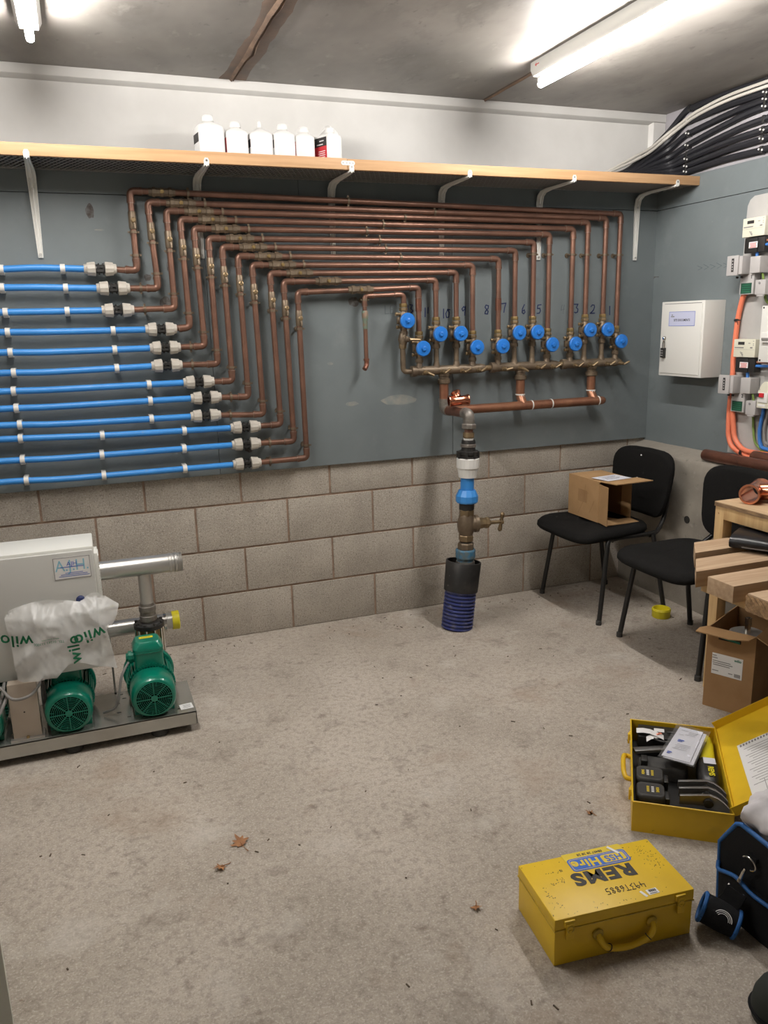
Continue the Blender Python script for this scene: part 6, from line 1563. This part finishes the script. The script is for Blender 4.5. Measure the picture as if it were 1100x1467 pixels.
mb = MB(); mb.lathe(ca_, ax, [(0, .032), (0, .0365), (LL * .5, .0375), (LL, .034), (LL, .030), (0, .032)], 28, cap=False); cuff = mb.build('cuff', M['nylon'], cf)
for q, rr in ((ca_, .0350), (cb_, .033)):
    mb = MB(); mb.ring(q, ax, rr, .0052, 28, 8); mb.build('blue_binding', M['binding'], cf)
px, py_ = perp(ax); vd = (V((-1.117, -3.783, 1.512)) - (ca_ + cb_) / 2).normalized(); rad = (vd - ax * vd.dot(ax)).normalized(); sd = ax.cross(rad)
mid = (ca_ + cb_) / 2 + ax * .004
mb = MB()
for R_, w2 in ((.022, .0011), (.018, .0008), (.014, .0008)):
    pts = []
    for k in range(15):
        a = -.2 + 2.6 * k / 14
        u = R_ * math.cos(a + .25); v_ = R_ * math.sin(a + .25) - .006
        pts.append(mid + ax * u + (rad * math.cos(v_ / .0375) + sd * math.sin(-v_ / .0375)) * .0380)
    mb.tube(pts, w2, 6)
mb.build('white_emblem', M['label_white'], cuff)
# rag in the bag
rg = thing('cloth_rag', 'crumpled grey-white cloth spilling over the tool bag', 'cloth', (.47, -2.47, .15))
mb = MB(); loops = []
for i in range(31):
    a = math.pi * (i + .01) / 30.02; lp = []
    for k in range(48):
        b = 2 * math.pi * k / 48
        d = V((math.sin(a) * math.cos(b), math.sin(a) * math.sin(b), math.cos(a)))
        r = 1 + .28 * mnoise.noise(d * 1.5 + V((3, 1, 0))) + .30 * abs(mnoise.noise(V((d.x * 1.1 + d.z, d.y * 4.2, d.z * 1.3)))) - .16 * abs(mnoise.noise(V((d.x * 5 + d.y * 2, d.y * 1.2, d.z * 2.0 + 4))))
        lp.append(V((.462, -2.462, .250)) + V((d.x * .125 * r, d.y * .085 * r, d.z * .085 * r)))
    loops.append(lp)
mb.loft(loops); mb.build('folds', M['cloth'], rg, smooth=80)
# dark rounded pouch at the lower right corner
t = thing('fabric_pouch', 'dark rounded fabric pouch at the lower right corner of the floor', 'pouch', (.172, -2.725, 0))
mb = MB(); loops = []
for z, s in ((.001, .86), (.010, .96), (.035, 1.0), (.065, .93), (.090, .74), (.104, .45), (.108, .12)):
    loops.append([(.172 + .062 * s * math.cos(2 * math.pi * k / 28), -2.725 + .058 * s * math.sin(2 * math.pi * k / 28), z) for k in range(28)])
mb.loft(loops); mb.build('shell', M['boot'], t, smooth=60)
mb = MB(); mb.tube([(.172 + .063 * math.cos(2 * math.pi * k / 28), -2.725 + .059 * math.sin(2 * math.pi * k / 28), .030) for k in range(29)], .004, 6); mb.build('seam_piping', M['nylon'], t)

# ------------------------------------------------------------------ leaves and grit on the floor
def leaf(x, y, s, rz, label, seed):
    t = thing('dry_leaf', label, 'leaf', (x, y, 0), rz, group='dry leaves on the floor')
    n = 44; out = []
    lobes = [(-2.3, .62), (-1.45, .92), (-.75, .80), (0, 1.05), (.75, .82), (1.45, .95), (2.3, .60)]
    rr = random.Random(seed)
    for k in range(n):
        a = -math.pi + 2 * math.pi * k / n
        r = .42
        for la, lr in lobes: r = max(r, lr * max(0, 1 - abs(a - la) * 1.7))
        r *= rr.uniform(.9, 1.08)
        out.append((r * s * math.sin(a), r * s * math.cos(a)))
    cz = lambda u, v_: .003 + .22 * (u * u + v_ * v_) / s + .004 * math.sin(u * 90 + seed) + .003 * math.sin(v_ * 120)
    mb = MB(); top = []
    c_ = V((0, 0, .006))
    loops = [[(u * f, v_ * f, max(.0025, cz(u * f, v_ * f))) for u, v_ in out] for f in (1, .7, .4, .1)]
    mb.loft(loops, cap=True)
    mb.build('blade', M['leaf'], t, local=True, smooth=40)
    mb = MB(); mb.tube([(0, 0, .008), (0, -s * .5, .006), (s * .05, -s * 1.0, .003), (s * .12, -s * 1.3, .003)], .0012, 6); mb.build('stalk', M['leaf'], t, local=True)
leaf(-.815, -1.655, .036, .25, 'largest dry brown leaf lying on the floor', 1)
leaf(-.887, -1.745, .025, 1.9, 'smaller dry leaf beside the largest leaf on the floor', 2)
leaf(-.285, -2.165, .019, 2.6, 'small dark dry leaf on the floor left of the closed yellow case', 3)
leaf(.235, -1.930, .017, .4, 'small dry leaf on the floor behind the closed yellow case', 4)
M['grit'] = mat('dark_grit', (.05, .038, .028), .9, c2=(.12, .08, .05), scale=200)
mb = MB(); rr = random.Random(21)
for k in range(190):
    near = rr.random() < .35
    x = rr.uniform(-1.9, 1.7); y = -.05 - abs(rr.gauss(0, .10)) if near else rr.uniform(-3.2, -.1)
    if y < -2.0 and x > -.25: continue
    a = rr.uniform(0, 3.14); l = rr.uniform(.002, .007) * (1.6 if rr.random() < .2 else 1); w2 = rr.uniform(.0008, .0022)
    mb.hexa((x, y, .0012), V((math.cos(a), math.sin(a), 0)) * l, V((-math.sin(a), math.cos(a), 0)) * w2, (0, 0, .0012))
tag(mb.build('floor_grit', M['grit'], smooth=0), 'scattered dark grit and twig crumbs on the concrete floor', 'grit', kind='stuff')
